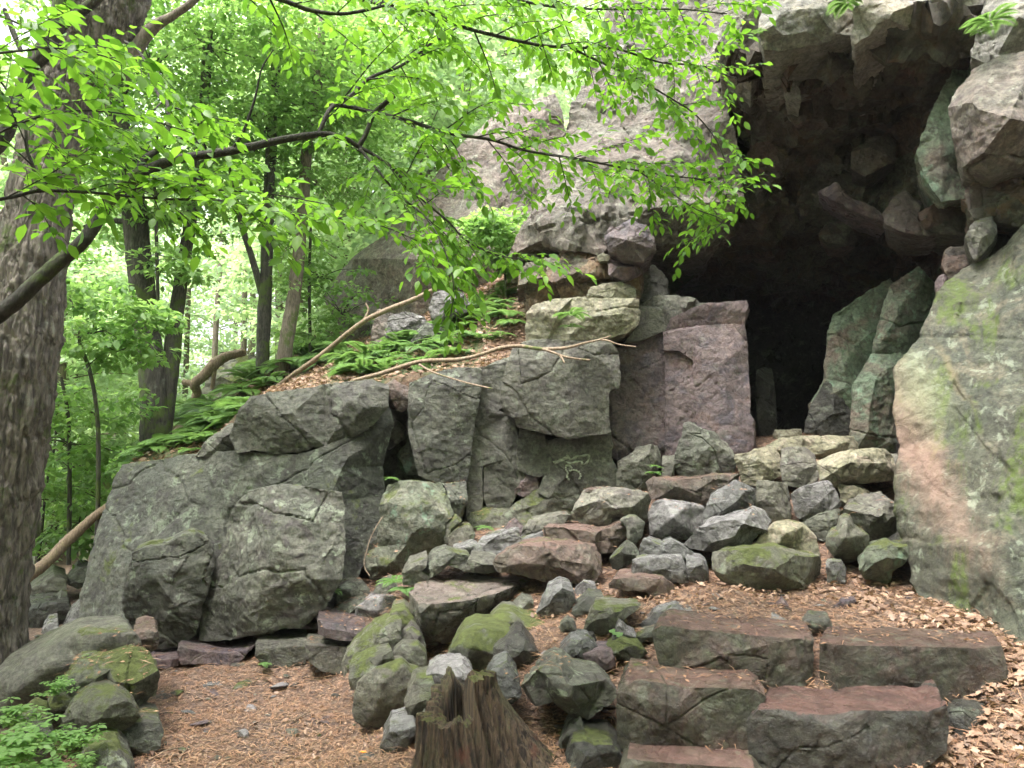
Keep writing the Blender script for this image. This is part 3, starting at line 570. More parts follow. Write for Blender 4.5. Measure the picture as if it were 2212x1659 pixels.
rock('stone_block', 'n', 'tan', 5.35, .5, '1080,385 1300,312 1530,288 1690,290 1760,340 1785,460 1780,550 1600,570 1400,580 1240,605 1105,560', '1350,420,-.16 1600,420,-.18', 'long pale tan block at the upper right of the heap', 'rock', group=B, fc=.9)
rock('stone_block', 'n', 'wal', 5.5, .4, '1735,325 1815,318 1850,420 1900,520 1790,560 1780,440', '', 'small stone squeezed between the long pale block and the huge right boulder', 'rock', group=B)
rock('stone_block', 'n', 'wal', 5.15, .45, '530,565 660,575 800,602 825,720 838,950 690,950 600,900 505,830', '', 'pale upright block in the middle of the heap, with square top', 'rock', group=B, fc=.4)
rock('stone_block', 'n', 'gry', 5.1, .45, '843,692 940,632 1180,565 1240,640 1305,790 1160,860 960,925 890,890 855,760', '', 'dark grey pentagonal block right of the pale upright one', 'rock', group=B, fc=.45)
rock('stone_block', 'n', 'tan', 5.3, .4, '1250,590 1480,615 1600,700 1560,800 1310,790 1300,680', '', 'yellowish wedge peeking out under the long pale block', 'rock', group=B)
rock('stone_block', 'n', 'wal', 4.95, .55, '1270,890 1370,770 1450,712 1560,712 1680,690 1790,790 1880,890 1900,1010 1830,1090 1690,1130 1580,1115 1480,1050', '1500,800,-.1 1650,850,-.15 1450,900,-.08', 'broad ridged grey block at right of the heap beside the huge boulder', 'rock', group=B, fc=1.3)
rock('mossy_boulder', 'n', 'mtp', 4.7, .35, '1160,1080 1190,1035 1255,1010 1290,890 1340,868 1385,885 1430,980 1560,1060 1545,1200 1490,1290 1360,1320 1220,1270 1165,1160', '1340,1080,-.18 1350,950,-.1', 'rounded moss green boulder with a narrow top', 'boulder', smooth=8, fc=.4)
rock('stone_block', 'n', 'tan', 4.85, .45, '485,1165 560,1070 680,962 820,945 960,972 1080,1080 1110,1240 1085,1290 900,1260 680,1190', '800,1040,-.12', 'domed olive tan stone above the long mossy slab', 'rock', group=B, fc=.7, smooth=4)
rock('stone_block', 'n', 'wal', 5.0, .4, '930,975 1080,878 1280,830 1310,860 1250,960 1200,1120 1090,1100 1010,1020', '', 'small grey wedge behind the moss green boulder', 'rock', group=B)
rock('stone_slab', 'n', 'mtp', 4.45, .35, '115,1235 320,1202 500,1200 690,1190 860,1252 1160,1300 1170,1400 1150,1500 1090,1560 900,1550 560,1550 180,1500 125,1400', '730,1380,-.12 400,1330,-.04 950,1450,-.02', 'long low slab with bright moss patches at the foot of the heap', 'rock', fc=.5)
rock('stone_block', 'n', 'gry', 4.5, .2, '1165,1312 1310,1315 1340,1380 1332,1510 1180,1515', '', 'small square grey stone at the right end of the mossy slab', 'stone')
rock('stone_block', 'n', 'vgr', 4.45, .4, '1455,1310 1560,1205 1720,1140 1800,1180 1930,1180 1935,1300 1780,1390 1750,1480 1700,1525 1510,1450', '1740,1250,-.12', 'dark stone with mint green face beside the foot of the huge right boulder', 'rock')
rock('stone_block', 'n', 'drk', 4.85, .4, '1680,1130 1890,1000 1950,1020 1950,1180 1800,1180', '', 'dark stone wedged under the broad ridged block', 'rock', group=B)
rock('stone_block', 'n', 'gry', 5.1, .5, '38,870 100,710 330,570 400,600 495,645 505,800 380,850 150,910 48,960', '300,680,-.12', 'bluish sloping block left of the pale upright one', 'rock', group=B, fc=.6)
rock('stone_block', 'n', 'gry', 4.85, .5, '-150,1160 0,990 150,910 430,850 500,818 600,850 690,945 610,1010 510,1070 410,1185 280,1215 40,1200', '250,980,-.18 480,930,-.12', 'large pale blue grey sloping block above the long mossy slab', 'rock', group=B, fc=.8)
rock('stone_block', 'm', 'wal', 5.4, .5, '690,870 720,780 790,660 850,590 1000,585 1250,590 1460,600 1505,680 1450,850 1380,930 1180,870 1060,945 880,915', '950,700,-.12 1200,720,-.14 1350,650,-.05', 'large block of scooped facets near the centre below the scribbled wall block', 'rock', group=B, fc=1.1)
rock('stone_plate', 'm', 'brn', 5.42, .2, '840,590 870,562 1110,570 1060,595', '', 'thin red plate lying on the block of scooped facets', 'stone', nose=0)
rock('stone_slab', 'm', 'brn', 5.5, .5, '1455,510 1530,460 1660,470 1900,460 2172,430 2376,425 2350,560 2290,640 2010,745 1670,690 1510,660 1470,600', '1640,500,-.12 1900,600,-.05', 'dark red brown slab at the top left of the heap with a bright red top', 'rock', group=B, fc=.6)
rock('stone_block', 'm', 'gry', 5.15, .5, '1465,810 1500,695 1620,680 1880,710 2010,745 2030,900 1920,1010 1830,1070 1620,1105 1480,1030', '1700,850,-.15', 'rounded blue grey block under the dark red brown slab', 'rock', group=B, fc=.6, smooth=4)
rock('stone_block', 'm', 'brn', 5.15, .4, '428,945 640,945 860,960 1000,975 1100,945 1210,905 1262,960 1255,1100 1130,1185 980,1190 840,1130 432,1120', '860,1040,-.1', 'long brown block with a shell-shaped scar under the block of scooped facets', 'rock', group=B, fc=.6)
rock('stone_block', 'm', 'grn', 5.1, .35, '1180,875 1260,832 1340,830 1430,900 1405,1040 1330,1115 1265,1085 1245,950', '', 'egg-shaped grey stone right of the block with a shell-shaped scar', 'rock', group=B, smooth=5, fc=.4)
rock('loose_slab', 'm', 'wal', 5.4, .4, '210,1010 290,890 380,880 450,860 600,820 695,825 700,880 540,920 430,945 300,1020 240,1040', '', 'lichened slab tilting up to the left of the block of scooped facets', 'rock')
rock('loose_slab', 'm', 'gry', 5.25, .4, '180,1120 200,1075 420,1000 430,1125 200,1140', '', 'small bluish slab left of the block with a shell-shaped scar', 'rock')
rock('long_boulder', 'm', 'brn', 4.85, .55, '-80,1300 0,1220 200,1125 430,1112 840,1125 960,1170 1005,1250 1010,1380 940,1470 820,1490 640,1480 400,1440 200,1385 -20,1370', '400,1180,-.12 680,1270,-.12 200,1260,-.06', 'long reddish boulder with a moss patch behind the big flat slab', 'boulder', fc=.8)
rock('loose_stone', 'm', 'grn', 4.85, .3, '1090,1265 1260,1090 1320,1130 1385,1220 1260,1310 1165,1360 1118,1345', '1210,1190,-.1', 'sharp triangular grey stone in the leaf filled gap', 'stone')
rock('loose_slab', 'm', 'gry', 4.75, .35, '1370,1200 1400,1120 1440,1080 1600,1135 1700,1080 1760,1112 1960,1235 1900,1270 1640,1250 1380,1260', '', 'low jagged slab behind the cracked grey block', 'rock')
rock('cracked_block', 'm', 'gry', 4.55, .3, '1300,1400 1310,1290 1390,1265 1640,1240 1812,1248 1835,1360 1860,1490 1560,1460 1380,1425', '', 'left part of the blue grey block split by a dark crack', 'rock', fc=.6)
rock('cracked_block', 'm', 'gry', 4.56, .3, '1840,1250 1980,1265 2040,1295 2062,1490 1880,1490 1855,1380', '', 'right part of the blue grey block split by a dark crack', 'rock', fc=.6)
rock('flat_stone', 'm', 'brn', 'g', .4, '1070,1525 1130,1462 1400,1432 1600,1452 1720,1530 1740,1610 1600,1635 1480,1610 1430,1570 1080,1560', '', 'flat reddish brown stone lying on the litter below the cracked block', 'stone', fc=.5)
rock('slope_stone', 'm', 'pur', 5.55, .3, '20,1000 90,920 150,875 245,965 190,1030 60,1050', '', 'pointed pinkish stone at the top of the small slope', 'stone')
rock('slope_stone', 'l', 'wal', 5.0, .4, '1285,890 1330,830 1480,775 1470,850 1430,885 1500,930 1470,990 1295,985', '1400,850,-.06', 'squarish stone with mossy side left of the long reddish boulder', 'stone')
rock('slope_stone', 'l', 'grn', 5.0, .4, '1420,890 1500,770 1620,720 1700,745 1815,760 1770,870 1640,835 1500,940', '', 'streaky pale lichened stone behind the big flat slab', 'stone')
rock('slope_stone', 'l', 'wal', 4.95, .4, '1765,880 1830,755 2030,792 2060,880 1960,900', '', 'wedge of grey stone left of the mossy patch on the reddish boulder', 'stone')
rock('slope_stone', 'l', 'gry', 5.3, .35, '1665,725 1840,668 1885,690 1850,755 1700,750', '', 'low flat grey stone farther up the slope', 'stone')
rock('slope_stone', 'l', 'gry', 5.25, .4, '1840,730 1900,650 2050,600 2190,558 2210,650 2075,750 1980,780 1860,760', '', 'jagged lichened stone above the wedge of grey stone', 'stone', fc=1.3)
rock('slope_stone', 'l', 'wal', 5.5, .4, '1880,680 1960,620 2080,590 2120,640 2000,690', '', 'tan flat stone near the foot of the wall', 'stone')
# the big flat slab
def hullrock(name, f, m, pts, label, cat, seed, vox=.016, amp=1, fc=.6, smooth=1, size=.6, group=None):
    bm = bmesh.new()
    for t in pts.split():
        x, y, d = [float(q) for q in t.split(',')]; bm.verts.new(fat(f, x, y, d))
    r = bmesh.ops.convex_hull(bm, input=bm.verts)
    bmesh.ops.delete(bm, geom=[v for v in set(r['geom_interior']+r['geom_unused']) if isinstance(v, bmesh.types.BMVert)], context='VERTS')
    me = bpy.data.meshes.new('t'); bm.to_mesh(me); bm.free(); chop(me, 3, seed, .04)
    o = finish_rock(name, me, vox, M[m], seed, size, amp, smooth, fc); tag(o, label, cat, group); ROCKS.append(o); return o
M['slb'] = rock_mat('wet_slab', (.085, .085, .075), (.11, .105, .085), (.14, .12, .10), .08, .12, .38, 21, top=(.27, .215, .20), streak=.35)
hullrock('flat_slab', 'j', 'slb', '550,450,4.69 625,535,4.32 800,520,4.38 1060,462,4.62 1350,345,5.25 1340,310,5.42 800,310,5.42 630,350,5.2 555,580,4.66 575,650,4.7 622,745,4.52 690,775,4.5 780,740,4.54 900,725,4.6 1000,630,4.8 1345,400,5.25 1300,350,5.6 700,400,5.5', 'big flat topped slab with dark undercut front, in the centre', 'rock', 501, fc=.35)
rock('smooth_boulder', 'j', 'mos', 4.3, .4, '990,660 1080,572 1170,578 1260,622 1380,640 1432,700 1380,750 1290,770 1150,720', '1120,640,-.06 1300,700,-.1', 'low smooth green boulder right of the big flat slab', 'boulder', smooth=10, fc=.15)
rock('smooth_boulder', 'j', 'mos', 3.95, .45, '750,905 800,790 870,700 950,665 1130,680 1210,705 1180,900 1100,960 980,1000 880,960', '930,780,-.1 1050,820,-.06', 'large smooth moss covered boulder behind the stump', 'boulder', smooth=10, fc=.2)
rock('angular_stone', 'j', 'drk', 3.8, .3, '1068,795 1200,690 1240,700 1330,810 1378,885 1290,920 1180,940 1090,900', '1200,800,-.1', 'dark angular stone leaning on the smooth moss covered boulder', 'stone', fc=.5)
rock('angular_stone', 'j', 'grn', 3.28, .3, '1220,1040 1340,925 1420,870 1480,880 1560,960 1740,990 1828,1062 1770,1130 1640,1225 1540,1205 1440,1110 1300,1135', '1500,1030,-.12', 'wide greenish rock with a pointed crest right of the stump', 'boulder', fc=.6, chops=3)
rock('mossy_boulder', 'j', 'mtp', 'g', .45, '200,1185 230,1000 300,930 370,895 510,885 560,940 640,960 635,1000 560,1030 530,1130 470,1220 410,1275 260,1270 212,1235', '380,1000,-.07 350,1150,-.05', 'cube-shaped green boulder with a smooth grey top beside the path', 'boulder', smooth=10, fc=.25)
rock('mossy_boulder', 'j', 'mtp', 4.15, .35, '450,810 500,770 600,768 655,825 668,935 600,970 530,920 450,900', '', 'greyish green boulder behind the cube-shaped one', 'boulder', smooth=5, fc=.4)
rock('mossy_boulder', 'j', 'mtp', 4.25, .4, '130,905 200,800 330,700 430,650 495,640 490,760 450,850 320,880 180,920 150,975', '', 'long mossy ridge stone slanting beside the path steps', 'boulder', fc=.8)
rock('mossy_boulder', 'j', 'mtp', 4.55, .4, '428,570 520,550 580,600 590,700 490,720 440,690', '', 'rounded olive stone left of the big flat slab front', 'stone', smooth=5, fc=.5)
rock('angular_stone', 'j', 'grn', 4.3, .3, '480,790 500,730 560,670 612,700 650,790 600,810', '', 'small peaked stone under the left end of the big flat slab', 'stone')
rock('mossy_boulder', 'j', 'mtp', 3.98, .35, '180,930 300,860 440,825 460,900 330,950 240,1020 190,1060', '', 'low thick moss cushion stone behind the cube-shaped boulder', 'boulder', fc=.5)
rock('mossy_boulder', 'j', 'mtp', 3.5, .3, '522,1130 560,1040 590,1005 690,1000 710,1100 660,1180 630,1300 545,1220', '', 'green speckled stone touching the left rim of the stump', 'stone', fc=.7)
rock('mossy_boulder', 'j', 'grn', 3.25, .2, '590,1400 610,1300 645,1245 680,1300 690,1500 600,1480', '', 'narrow green stone at the lower left of the stump', 'stone')
rock('low_stone', 'j', 'gry', 'g', .3, '370,1420 430,1310 580,1290 610,1340 500,1445 400,1450', '', 'low bluish stone on the path just left of the stump', 'stone')
rock('low_stone', 'j', 'gry', 3.62, .3, '640,975 720,930 880,915 945,975 900,1040 700,1040', '', 'flat dark stone directly behind the stump', 'stone')
rock('angular_stone', 'j', 'gry', 3.35, .3, '980,1060 1060,950 1150,910 1220,1000 1240,1080 1100,1150', '', 'grey slanted stone behind the high right rim of the stump', 'stone')
rock('angular_stone', 'j', 'mtp', 'g', .3, '1615,720 1640,620 1680,540 1840,550 1995,548 1880,600 1800,660 1760,710', '1700,640,-.02', 'green wedge with a long thin tail on the upper path', 'stone', fc=.5)
rock('angular_stone', 'j', 'gry', 'g', .3, '1338,565 1400,430 1480,390 1540,410 1565,500 1500,595 1390,605', '1470,470,-.08', 'pale blue grey standing stone on the upper litter', 'stone', fc=.7)
rock('loose_stone', 'j', 'gry', 'g', .2, '1560,445 1620,385 1690,410 1705,462 1580,468', '', 'small grey stone just right of the pale standing stone', 'stone')
rock('loose_stone', 'j', 'grn', 'g', .3, '1550,570 1650,480 1745,490 1730,585 1590,600', '', 'flat striped grey stone in front of the pale standing stone', 'stone', fc=1)
rock('loose_stone', 'j', 'grn', 'g', .2, '1185,530 1240,480 1305,500 1310,555 1220,560', '', 'small dark mossy stone in the leaves right of the big flat slab', 'stone')
rock('loose_stone', 'j', 'gry', 'g', .25, '1465,830 1540,760 1650,740 1705,790 1620,860 1550,905 1468,880', '', 'grey faceted stone with a light sloping top, right of the dark angular stone', 'stone', fc=.6)
rock('loose_stone', 'j', 'pur', 'g', .2, '1620,835 1700,805 1790,810 1812,895 1700,935 1650,910', '', 'purple grey cube-like stone near the fallen green leaf', 'stone', fc=.5)
rock('loose_stone', 'j', 'mos', 'g', .2, '1755,800 1850,740 1945,760 2005,825 1940,860 1800,855', '', 'small mossy mound stone beside the fallen green leaf', 'stone')
rock('loose_stone', 'j', 'gry', 'g', .15, '1775,780 1840,635 1880,680 1945,715 1900,760', '', 'thin upright pointed grey shard behind the small mossy stone', 'stone')
rock('loose_stone', 'j', 'grn', 'g', .12, '1475,650 1520,615 1565,640 1575,690 1480,690', '', 'tiny green stone between the green wedge and the smooth boulder', 'stone')
rock('loose_stone', 'j', 'drk', 'g', .15, '1560,760 1570,715 1680,710 1700,750 1640,770', '', 'low dark stone behind the light topped faceted stone', 'stone')
rock('loose_stone', 'j', 'grn', 3.2, .25, '1470,1410 1530,1300 1600,1240 1625,1340 1560,1420', '', 'triangular stone below the wide greenish rock', 'stone')
rock('loose_stone', 'j', 'drk', 3.05, .3, '1500,1470 1540,1410 1620,1380 1790,1395 1860,1470 1880,1600 1560,1600', '', 'dark low rock at the bottom edge left of the step blocks', 'rock')
rock('low_stone', 'j', 'gry', 'g', .35, '205,620 220,540 300,490 400,470 470,480 505,530 440,610 330,620', '350,560,-.06', 'blue grey stone with mossy side behind the path steps', 'stone', smooth=5, fc=.5)
rock('low_stone', 'j', 'grn', 'g', .3, '85,575 160,520 280,480 225,560 200,600', '', 'low pale stone left of the blue grey one', 'stone')
rock('low_stone', 'j', 'grn', 'g', .3, '85,530 100,425 170,390 260,390 305,440 270,500 160,545', '', 'green stone by the single fern at the foot of the wall', 'stone')
rock('low_stone', 'j', 'grn', 'g', .25, '330,445 380,385 440,370 480,420 420,460', '', 'small grey green stone beneath the little fern clump', 'stone')
rock('low_stone', 'i', 'mtp', 'g', .2, '1885,570 1900,530 1950,515 1995,540 2000,580', '', 'small mossy knob stone under the foot of the wall', 'stone')
# the stone steps on the right
rock('step_block', 'k', 'stp', 3.38, .36, '285,592 330,562 600,590 1000,628 1115,640 1110,830 1035,908 860,878 600,842 340,805 300,690', '650,700,-.03', 'upper left step block with a red top and dark green front', 'step', bs=.97, amp=.6, fc=.35, nose=0, chops=2, vox=.013)
rock('step_block', 'k', 'stp', 3.4, .33, '1148,665 1250,662 1500,664 1800,672 2100,682 2120,800 2130,935 1750,930 1370,922 1150,862', '1500,800,-.02', 'upper right step block, wide and purplish brown', 'step', bs=.97, amp=.6, fc=.35, nose=0, chops=2, vox=.013)
rock('step_block', 'k', 'stp', 3.12, .33, '92,900 130,845 300,862 500,880 800,890 860,925 830,1010 770,1190 640,1235 330,1255 150,1230 95,1190', '400,980,-.05', 'lower left step block with a sloping lavender top', 'step', bs=.95, amp=.6, fc=.6, nose=0, chops=2, vox=.013)
M['rtp'] = rock_mat('wet_red_topped', (.065, .065, .06), (.085, .08, .07), (.11, .085, .08), 0, .08, .34, 22, top=(.20, .10, .085), streak=.3)
rock('step_block', 'k', 'rtp', 3.02, .32, '765,1080 830,1012 950,1005 1150,1025 1400,1000 1700,1010 1800,965 1815,1050 1800,1200 1740,1250 1600,1340 900,1340 780,1260', '1200,1100,-.03 1400,1250,-.02', 'lower right step block, nearly black with a vivid red top', 'step', bs=.95, amp=.6, fc=.6, nose=0, chops=2, vox=.013)
rock('side_block', 'k', 'drk', 3.25, .35, '1810,1010 1900,980 2020,990 2075,1050 2010,1210 1870,1200 1820,1130', '', 'dark block at the right end of the lower steps under the leaves', 'rock')
rock('side_block', 'k', 'drk', 3.5, .3, '1960,930 2110,935 2120,1010 1980,1000', '', 'dark underpinning stone below the wide upper right step', 'rock')
rock('step_block', 'k', 'stp', 2.95, .3, '110,1310 150,1262 400,1275 800,1300 900,1420 100,1420', '', 'lowest step stone cut off by the bottom edge', 'step', bs=.97, amp=.6, fc=.5, nose=0, chops=2)
rock('path_stone', 'k', 'gry', 'g', .25, '200,565 290,495 400,460 450,492 610,492 420,530 300,560', '', 'low jagged grey stone sunk in litter behind the upper left step', 'stone')
rock('path_stone', 'k', 'gry', 'g', .15, '855,556 900,515 985,548 940,562', '', 'small flat grey stone behind the upper left step', 'stone')
rock('path_stone', 'k', 'grn', 'g', .2, '1015,572 1080,515 1200,520 1225,590 1100,597', '', 'dome-shaped grey green stone behind the gap of the steps', 'stone', smooth=5)
rock('path_stone', 'k', 'pur', 'g', .1, '912,460 950,412 988,455', '', 'tiny pointed stone on the bare earth', 'stone')
rock('path_stone', 'k', 'pur', 'g', .12, '1215,460 1260,430 1332,420 1335,455 1280,466', '', 'small purple grey stone on the bare earth near the huge boulder', 'stone')
rock('path_stone', 'k', 'drk', 'g', .2, '1455,600 1465,572 1560,590 2080,604 2090,640 1455,640', '', 'thin dark slab lying behind the wide upper right step', 'stone', nose=0)
rock('path_stone', 'k', 'grn', 'g', .2, '190,615 290,575 300,630 210,640', '', 'small low stone left of the upper left step', 'stone')
# path side, left
rock('long_boulder', 'i', 'wal', 4.3, .55, '-60,960 0,930 130,865 390,742 500,700 700,690 830,690 860,750 880,800 700,850 500,920 400,1060 200,1230 -60,1260', '300,900,-.1 600,780,-.04 100,1050,-.12', 'long rounded brownish boulder at the foot of the big oak', 'boulder', smooth=8, fc=.35)
rock('long_boulder', 'i', 'brn', 4.45, .4, '820,700 880,675 950,685 975,745 965,800 890,840 810,860 800,770', '', 'reddish rock end joining the long rounded boulder', 'rock')
rock('mossy_boulder', 'i', 'mos', 3.95, .55, '180,1290 300,1150 400,1010 480,905 690,888 830,845 930,880 972,980 950,1090 860,1150 740,1130 600,1090 480,1160 380,1250 250,1330', '800,950,-.08 550,1000,-.06', 'large mossy boulder strewn with needles beside the path', 'boulder', fc=.6)
rock('path_boulder', 'i', 'mtp', 3.65, .4, '370,1250 450,1150 560,1095 700,1085 800,1140 858,1225 820,1280 640,1350 450,1410 370,1350', '600,1180,-.08', 'speckled grey boulder with moss flecks below the large mossy one', 'boulder', fc=.7)
rock('path_boulder', 'i', 'grn', 'g', .35, '585,1410 620,1310 700,1270 900,1260 980,1275 1002,1325 975,1400 900,1430 720,1450', '700,1340,-.06', 'flat topped grey stone with a yellowish mossy end by the path', 'boulder', fc=.5)
rock('path_boulder', 'i', 'grn', 3.35, .35, '460,1600 520,1460 640,1420 720,1450 800,1540 830,1600', '', 'rounded grey stone cut off by the bottom edge left of the path', 'boulder')
rock('path_boulder', 'i', 'mtp', 3.5, .4, '60,1450 110,1330 200,1260 290,1290 330,1400 250,1480', '', 'dim greenish stone under the leafy plants', 'boulder')
rock('path_step', 'i', 'pur', 'g', .5, '1093,775 1240,812 1400,822 1510,805 1580,760 1440,890 1300,880 1120,880', '', 'widest flat lavender step stone beside the path', 'step', bs=.95, fc=.5, nose=0, chops=2)
rock('path_step', 'i', 'pur', 'g', .4, '912,850 1000,862 1092,855 1090,900 1000,912 930,905', '', 'smallest flat step stone left of the widest lavender one', 'step', fc=.5, nose=0, chops=2)
rock('path_step', 'i', 'wal', 'g', .42, '1578,770 1640,762 1800,762 1890,752 1870,880 1760,900 1640,900 1575,840', '', 'thick squarish step stone with greenish side', 'step', bs=.95, fc=.5, nose=0, chops=2)
rock('path_step', 'i', 'wal', 'g', .3, '1885,775 2165,785 2095,940 1990,930 1880,860', '', 'tan faced step stone touching the right of the thick squarish one', 'step', bs=.95, fc=.5, nose=0, chops=2)
rock('path_step', 'j', 'pur', 4.85, .45, '-12,625 120,650 275,680 265,745 120,735 -5,710', '', 'long purple slab at the top of the path steps, front one', 'step', bs=.97, fc=.4, nose=0, chops=2)
rock('path_step', 'i', 'pur', 5.2, .45, '1688,600 1800,620 1960,640 1965,670 1820,665 1690,645', '', 'thin purple slab behind the front purple slab', 'step', bs=.97, fc=.4, nose=0, chops=2)
rock('path_step', 'i', 'mtp', 5.25, .3, '1550,700 1580,655 1700,645 1680,700 1600,730', '', 'small greenish stone at the left end of the thin purple slab', 'stone', fc=.5)
rock('path_step', 'j', 'brn', 4.85, .3, '275,690 350,690 330,745 270,745', '', 'small red brown stone at the end of the front purple slab', 'stone', fc=.5)
rock('back_boulder', 'i', 'wal', 7.4, .8, '125,500 140,460 220,400 330,340 420,375 415,430 260,490', '', 'pale rounded boulder beyond the oak beside the leaning log', 'boulder', smooth=5)
rock('back_boulder', 'i', 'drk', 6.6, .6, '130,690 130,545 300,512 420,520 445,585 390,650 200,690', '', 'dark grey boulder between the oak and the great boulder', 'boulder')
rock('back_boulder', 'i', 'gry', 6.2, .5, '370,720 430,600 500,530 530,560 530,740 450,750', '', 'light slanted bluish slab against the great boulder', 'rock')
rock('back_boulder', 'i', 'wal', 7.6, .6, '400,380 470,300 540,300 560,380 480,420', '', 'pale small rock behind the leaning log end', 'rock')
rock('back_boulder', 'i', 'wal', 8.4, .8, '125,320 160,275 210,270 260,330 190,380', '', 'pale far rock just right of the oak trunk', 'rock')
rock('back_boulder', 'i', 'gry', 6.1, .4, '255,700 290,650 350,640 360,700', '', 'small dark stone below the dark grey boulder', 'stone')
rock('back_boulder', 'i', 'drk', 6.8, .4, '330,510 370,480 410,490 415,530 340,540', '', 'small dark stone on the dark grey boulder', 'stone')
# loose stones half buried in the paths: one kind, copied
def pebble(seed, m):
    bm = bmesh.new(); rr = random.Random(seed)
    for k in range(13):
        v = Vector((rr.gauss(0, 1), rr.gauss(0, 1), rr.gauss(0, 1))).normalized()
        bm.verts.new((v.x*.5*rr.uniform(.8, 1.1), v.y*.4*rr.uniform(.8, 1.1), v.z*.22*rr.uniform(.7, 1.1)))
    r = bmesh.ops.convex_hull(bm, input=bm.verts)
    bmesh.ops.delete(bm, geom=[v for v in set(r['geom_interior']+r['geom_unused']) if isinstance(v, bmesh.types.BMVert)], context='VERTS')
    bmesh.ops.bevel(bm, geom=list(bm.edges)+list(bm.verts), offset=.025, segments=1, affect='EDGES')
    bmesh.ops.triangulate(bm, faces=bm.faces)
    me = bpy.data.meshes.new('loose_pebble'); bm.to_mesh(me); bm.free(); me.materials.append(M[m]); return me
PE = [pebble(40+i, ['gry', 'wal', 'pur', 'gry', 'grn', 'drk'][i % 6]) for i in range(9)]
def strew(n, xr, yr, smin, smax, label, group, seed):
    rr = random.Random(seed)
    for k in range(n):
        x, y = rr.uniform(*xr), rr.uniform(*yr); d = ground_d(x, y); p = at(x, y, d)
        o = new_obj('loose_pebble', rr.choice(PE)); s = rr.uniform(smin, smax)*(1 if rr.random() < .8 else 1.6)
        o.location = (p.x, p.y, float(gz_full(np.array([p.x]), np.array([p.y]))[0])+.005); o.scale = (s, s*rr.uniform(.6, 1.2), s*rr.uniform(.5, 1.1))
        o.rotation_euler = (rr.uniform(-.25, .25), rr.uniform(-.25, .25), rr.uniform(0, 6.28)); tag(o, label, 'stone', group)
for i, (x, y, w_, lab) in enumerate([(1300,1030,.17,'flat blue grey stone half buried at the far side of the litter path'),(1500,1020,.2,'widest flat stone half buried in the litter path'),(1330,1075,.14,'flat stone right below the left half buried one'),(1740,1035,.2,'thin lavender stone flush with the path near its right edge'),
        (1080,1075,.15,'flat stone by the left edge of the litter path'),(985,1100,.13,'dark stone touching the large mossy boulder'),(1540,1175,.12,'low faceted stone in the middle of the litter path'),(1770,1330,.14,'sharp pyramid-like stone on the near right of the litter path'),
        (1215,1265,.14,'dark flat chip of stone on the litter path'),(1490,1330,.1,'small pale stone left of the pyramid-like one'),(1460,900,.13,'dark stone at the foot of the widest lavender step'),(2000,1240,.11,'flat stone near the cube-shaped boulder'),(1150,1195,.1,'small stone chip left of the middle of the path')]):
    X, Y = fr('i', x, y); d = ground_d(X, Y); p = at(X, Y, d); o = new_obj('path_stone', PE[i % 9]); o.location = (p.x, p.y, p.z+.01)
    o.scale = (w_*1.1, w_*.9, w_*(1.4 if 'pyramid' in lab or 'facet' in lab else .7)); o.rotation_euler = (.1, -.1, i*1.3); tag(o, lab, 'stone')
strew(45, (330, 880), (1450, 1650), .025, .07, 'small loose stone lying in the litter of the lower left path', 'small stones on the lower left path', 1)
strew(40, (1090, 1500), (1210, 1440), .03, .09, 'small loose stone lying in the litter between the flat slab and the steps', 'small stones in the middle litter', 2)
strew(20, (1400, 2050), (1280, 1330), .025, .06, 'small loose stone lying on the upper path behind the steps', 'small stones on the upper path', 3)
strew(30, (850, 1300), (1100, 1240), .05, .15, 'small stone of the scree at the foot of the square block wall', 'scree stones below the wall', 4)
strew(16, (1190, 1330), (1520, 1655), .04, .1, 'small stone in the hollow between the stump and the steps', 'small stones by the stump', 5)
strew(14, (60, 330), (1260, 1400), .06, .16, 'small stone on the far litter between the oak and great boulder', 'stones beyond the oak', 6)
# ------------------------------------------------------------ wood and leaves
def bark_mat(name, c1, c2, moss=0.0, scale=1.0, lich=.3, seed=0):
    m, nt, p = mat(name); g = NG(nt)
    v = g.vec((26*scale, 26*scale, 5*scale), (seed, 0, 0))
    n = g.noise(1, 8, .65, .8, v=v); n2 = g.noise(9, 8, .7, seed=seed+2)
    c = g.mix(g.ramp(n, .35, .65), c1, c2)
    c = g.mix(g.ramp(n2, .55, .68, 0, lich), c, (.26, .30, .24))
    if moss: c = g.mix(g.ramp(g.noise(3, 8, .7, seed=seed+4), .56-.2*moss, .66-.2*moss, 0, .85), c, (.07, .105, .015))
    g.link(c, p.inputs['Base Color']); p.inputs['Roughness'].default_value = .85
    b = g.bump(n, 1, .03*1/scale); b = g.bump(g.noise(60, 6, .7), .6, .008, b); g.link(b, p.inputs['Normal']); return m
M['oak'] = bark_mat('oak_bark', (.065, .055, .045), (.20, .17, .14), .05, 1.2, .35, 1)
M['dkb'] = bark_mat('dark_bark', (.03, .027, .022), (.09, .08, .065), .25, 2, .25, 2)
M['lmb'] = bark_mat('branch_bark', (.022, .019, .015), (.05, .043, .034), .1, 3, .1, 3)
M['mlb'] = bark_mat('mossy_limb_bark', (.02, .017, .013), (.045, .038, .03), .45, 3, .1, 4)
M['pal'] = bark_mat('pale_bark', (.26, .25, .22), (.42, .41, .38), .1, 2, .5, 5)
M['brb'] = bark_mat('brown_bark', (.10, .08, .06), (.22, .18, .14), .15, 2, .3, 6)
M['ded'] = bark_mat('dead_wood', (.16, .11, .075), (.32, .24, .17), .05, 3, .2, 7)
M['yel'] = bark_mat('mossy_yellow_bark', (.22, .25, .09), (.34, .36, .16), .2, 3, .2, 8)
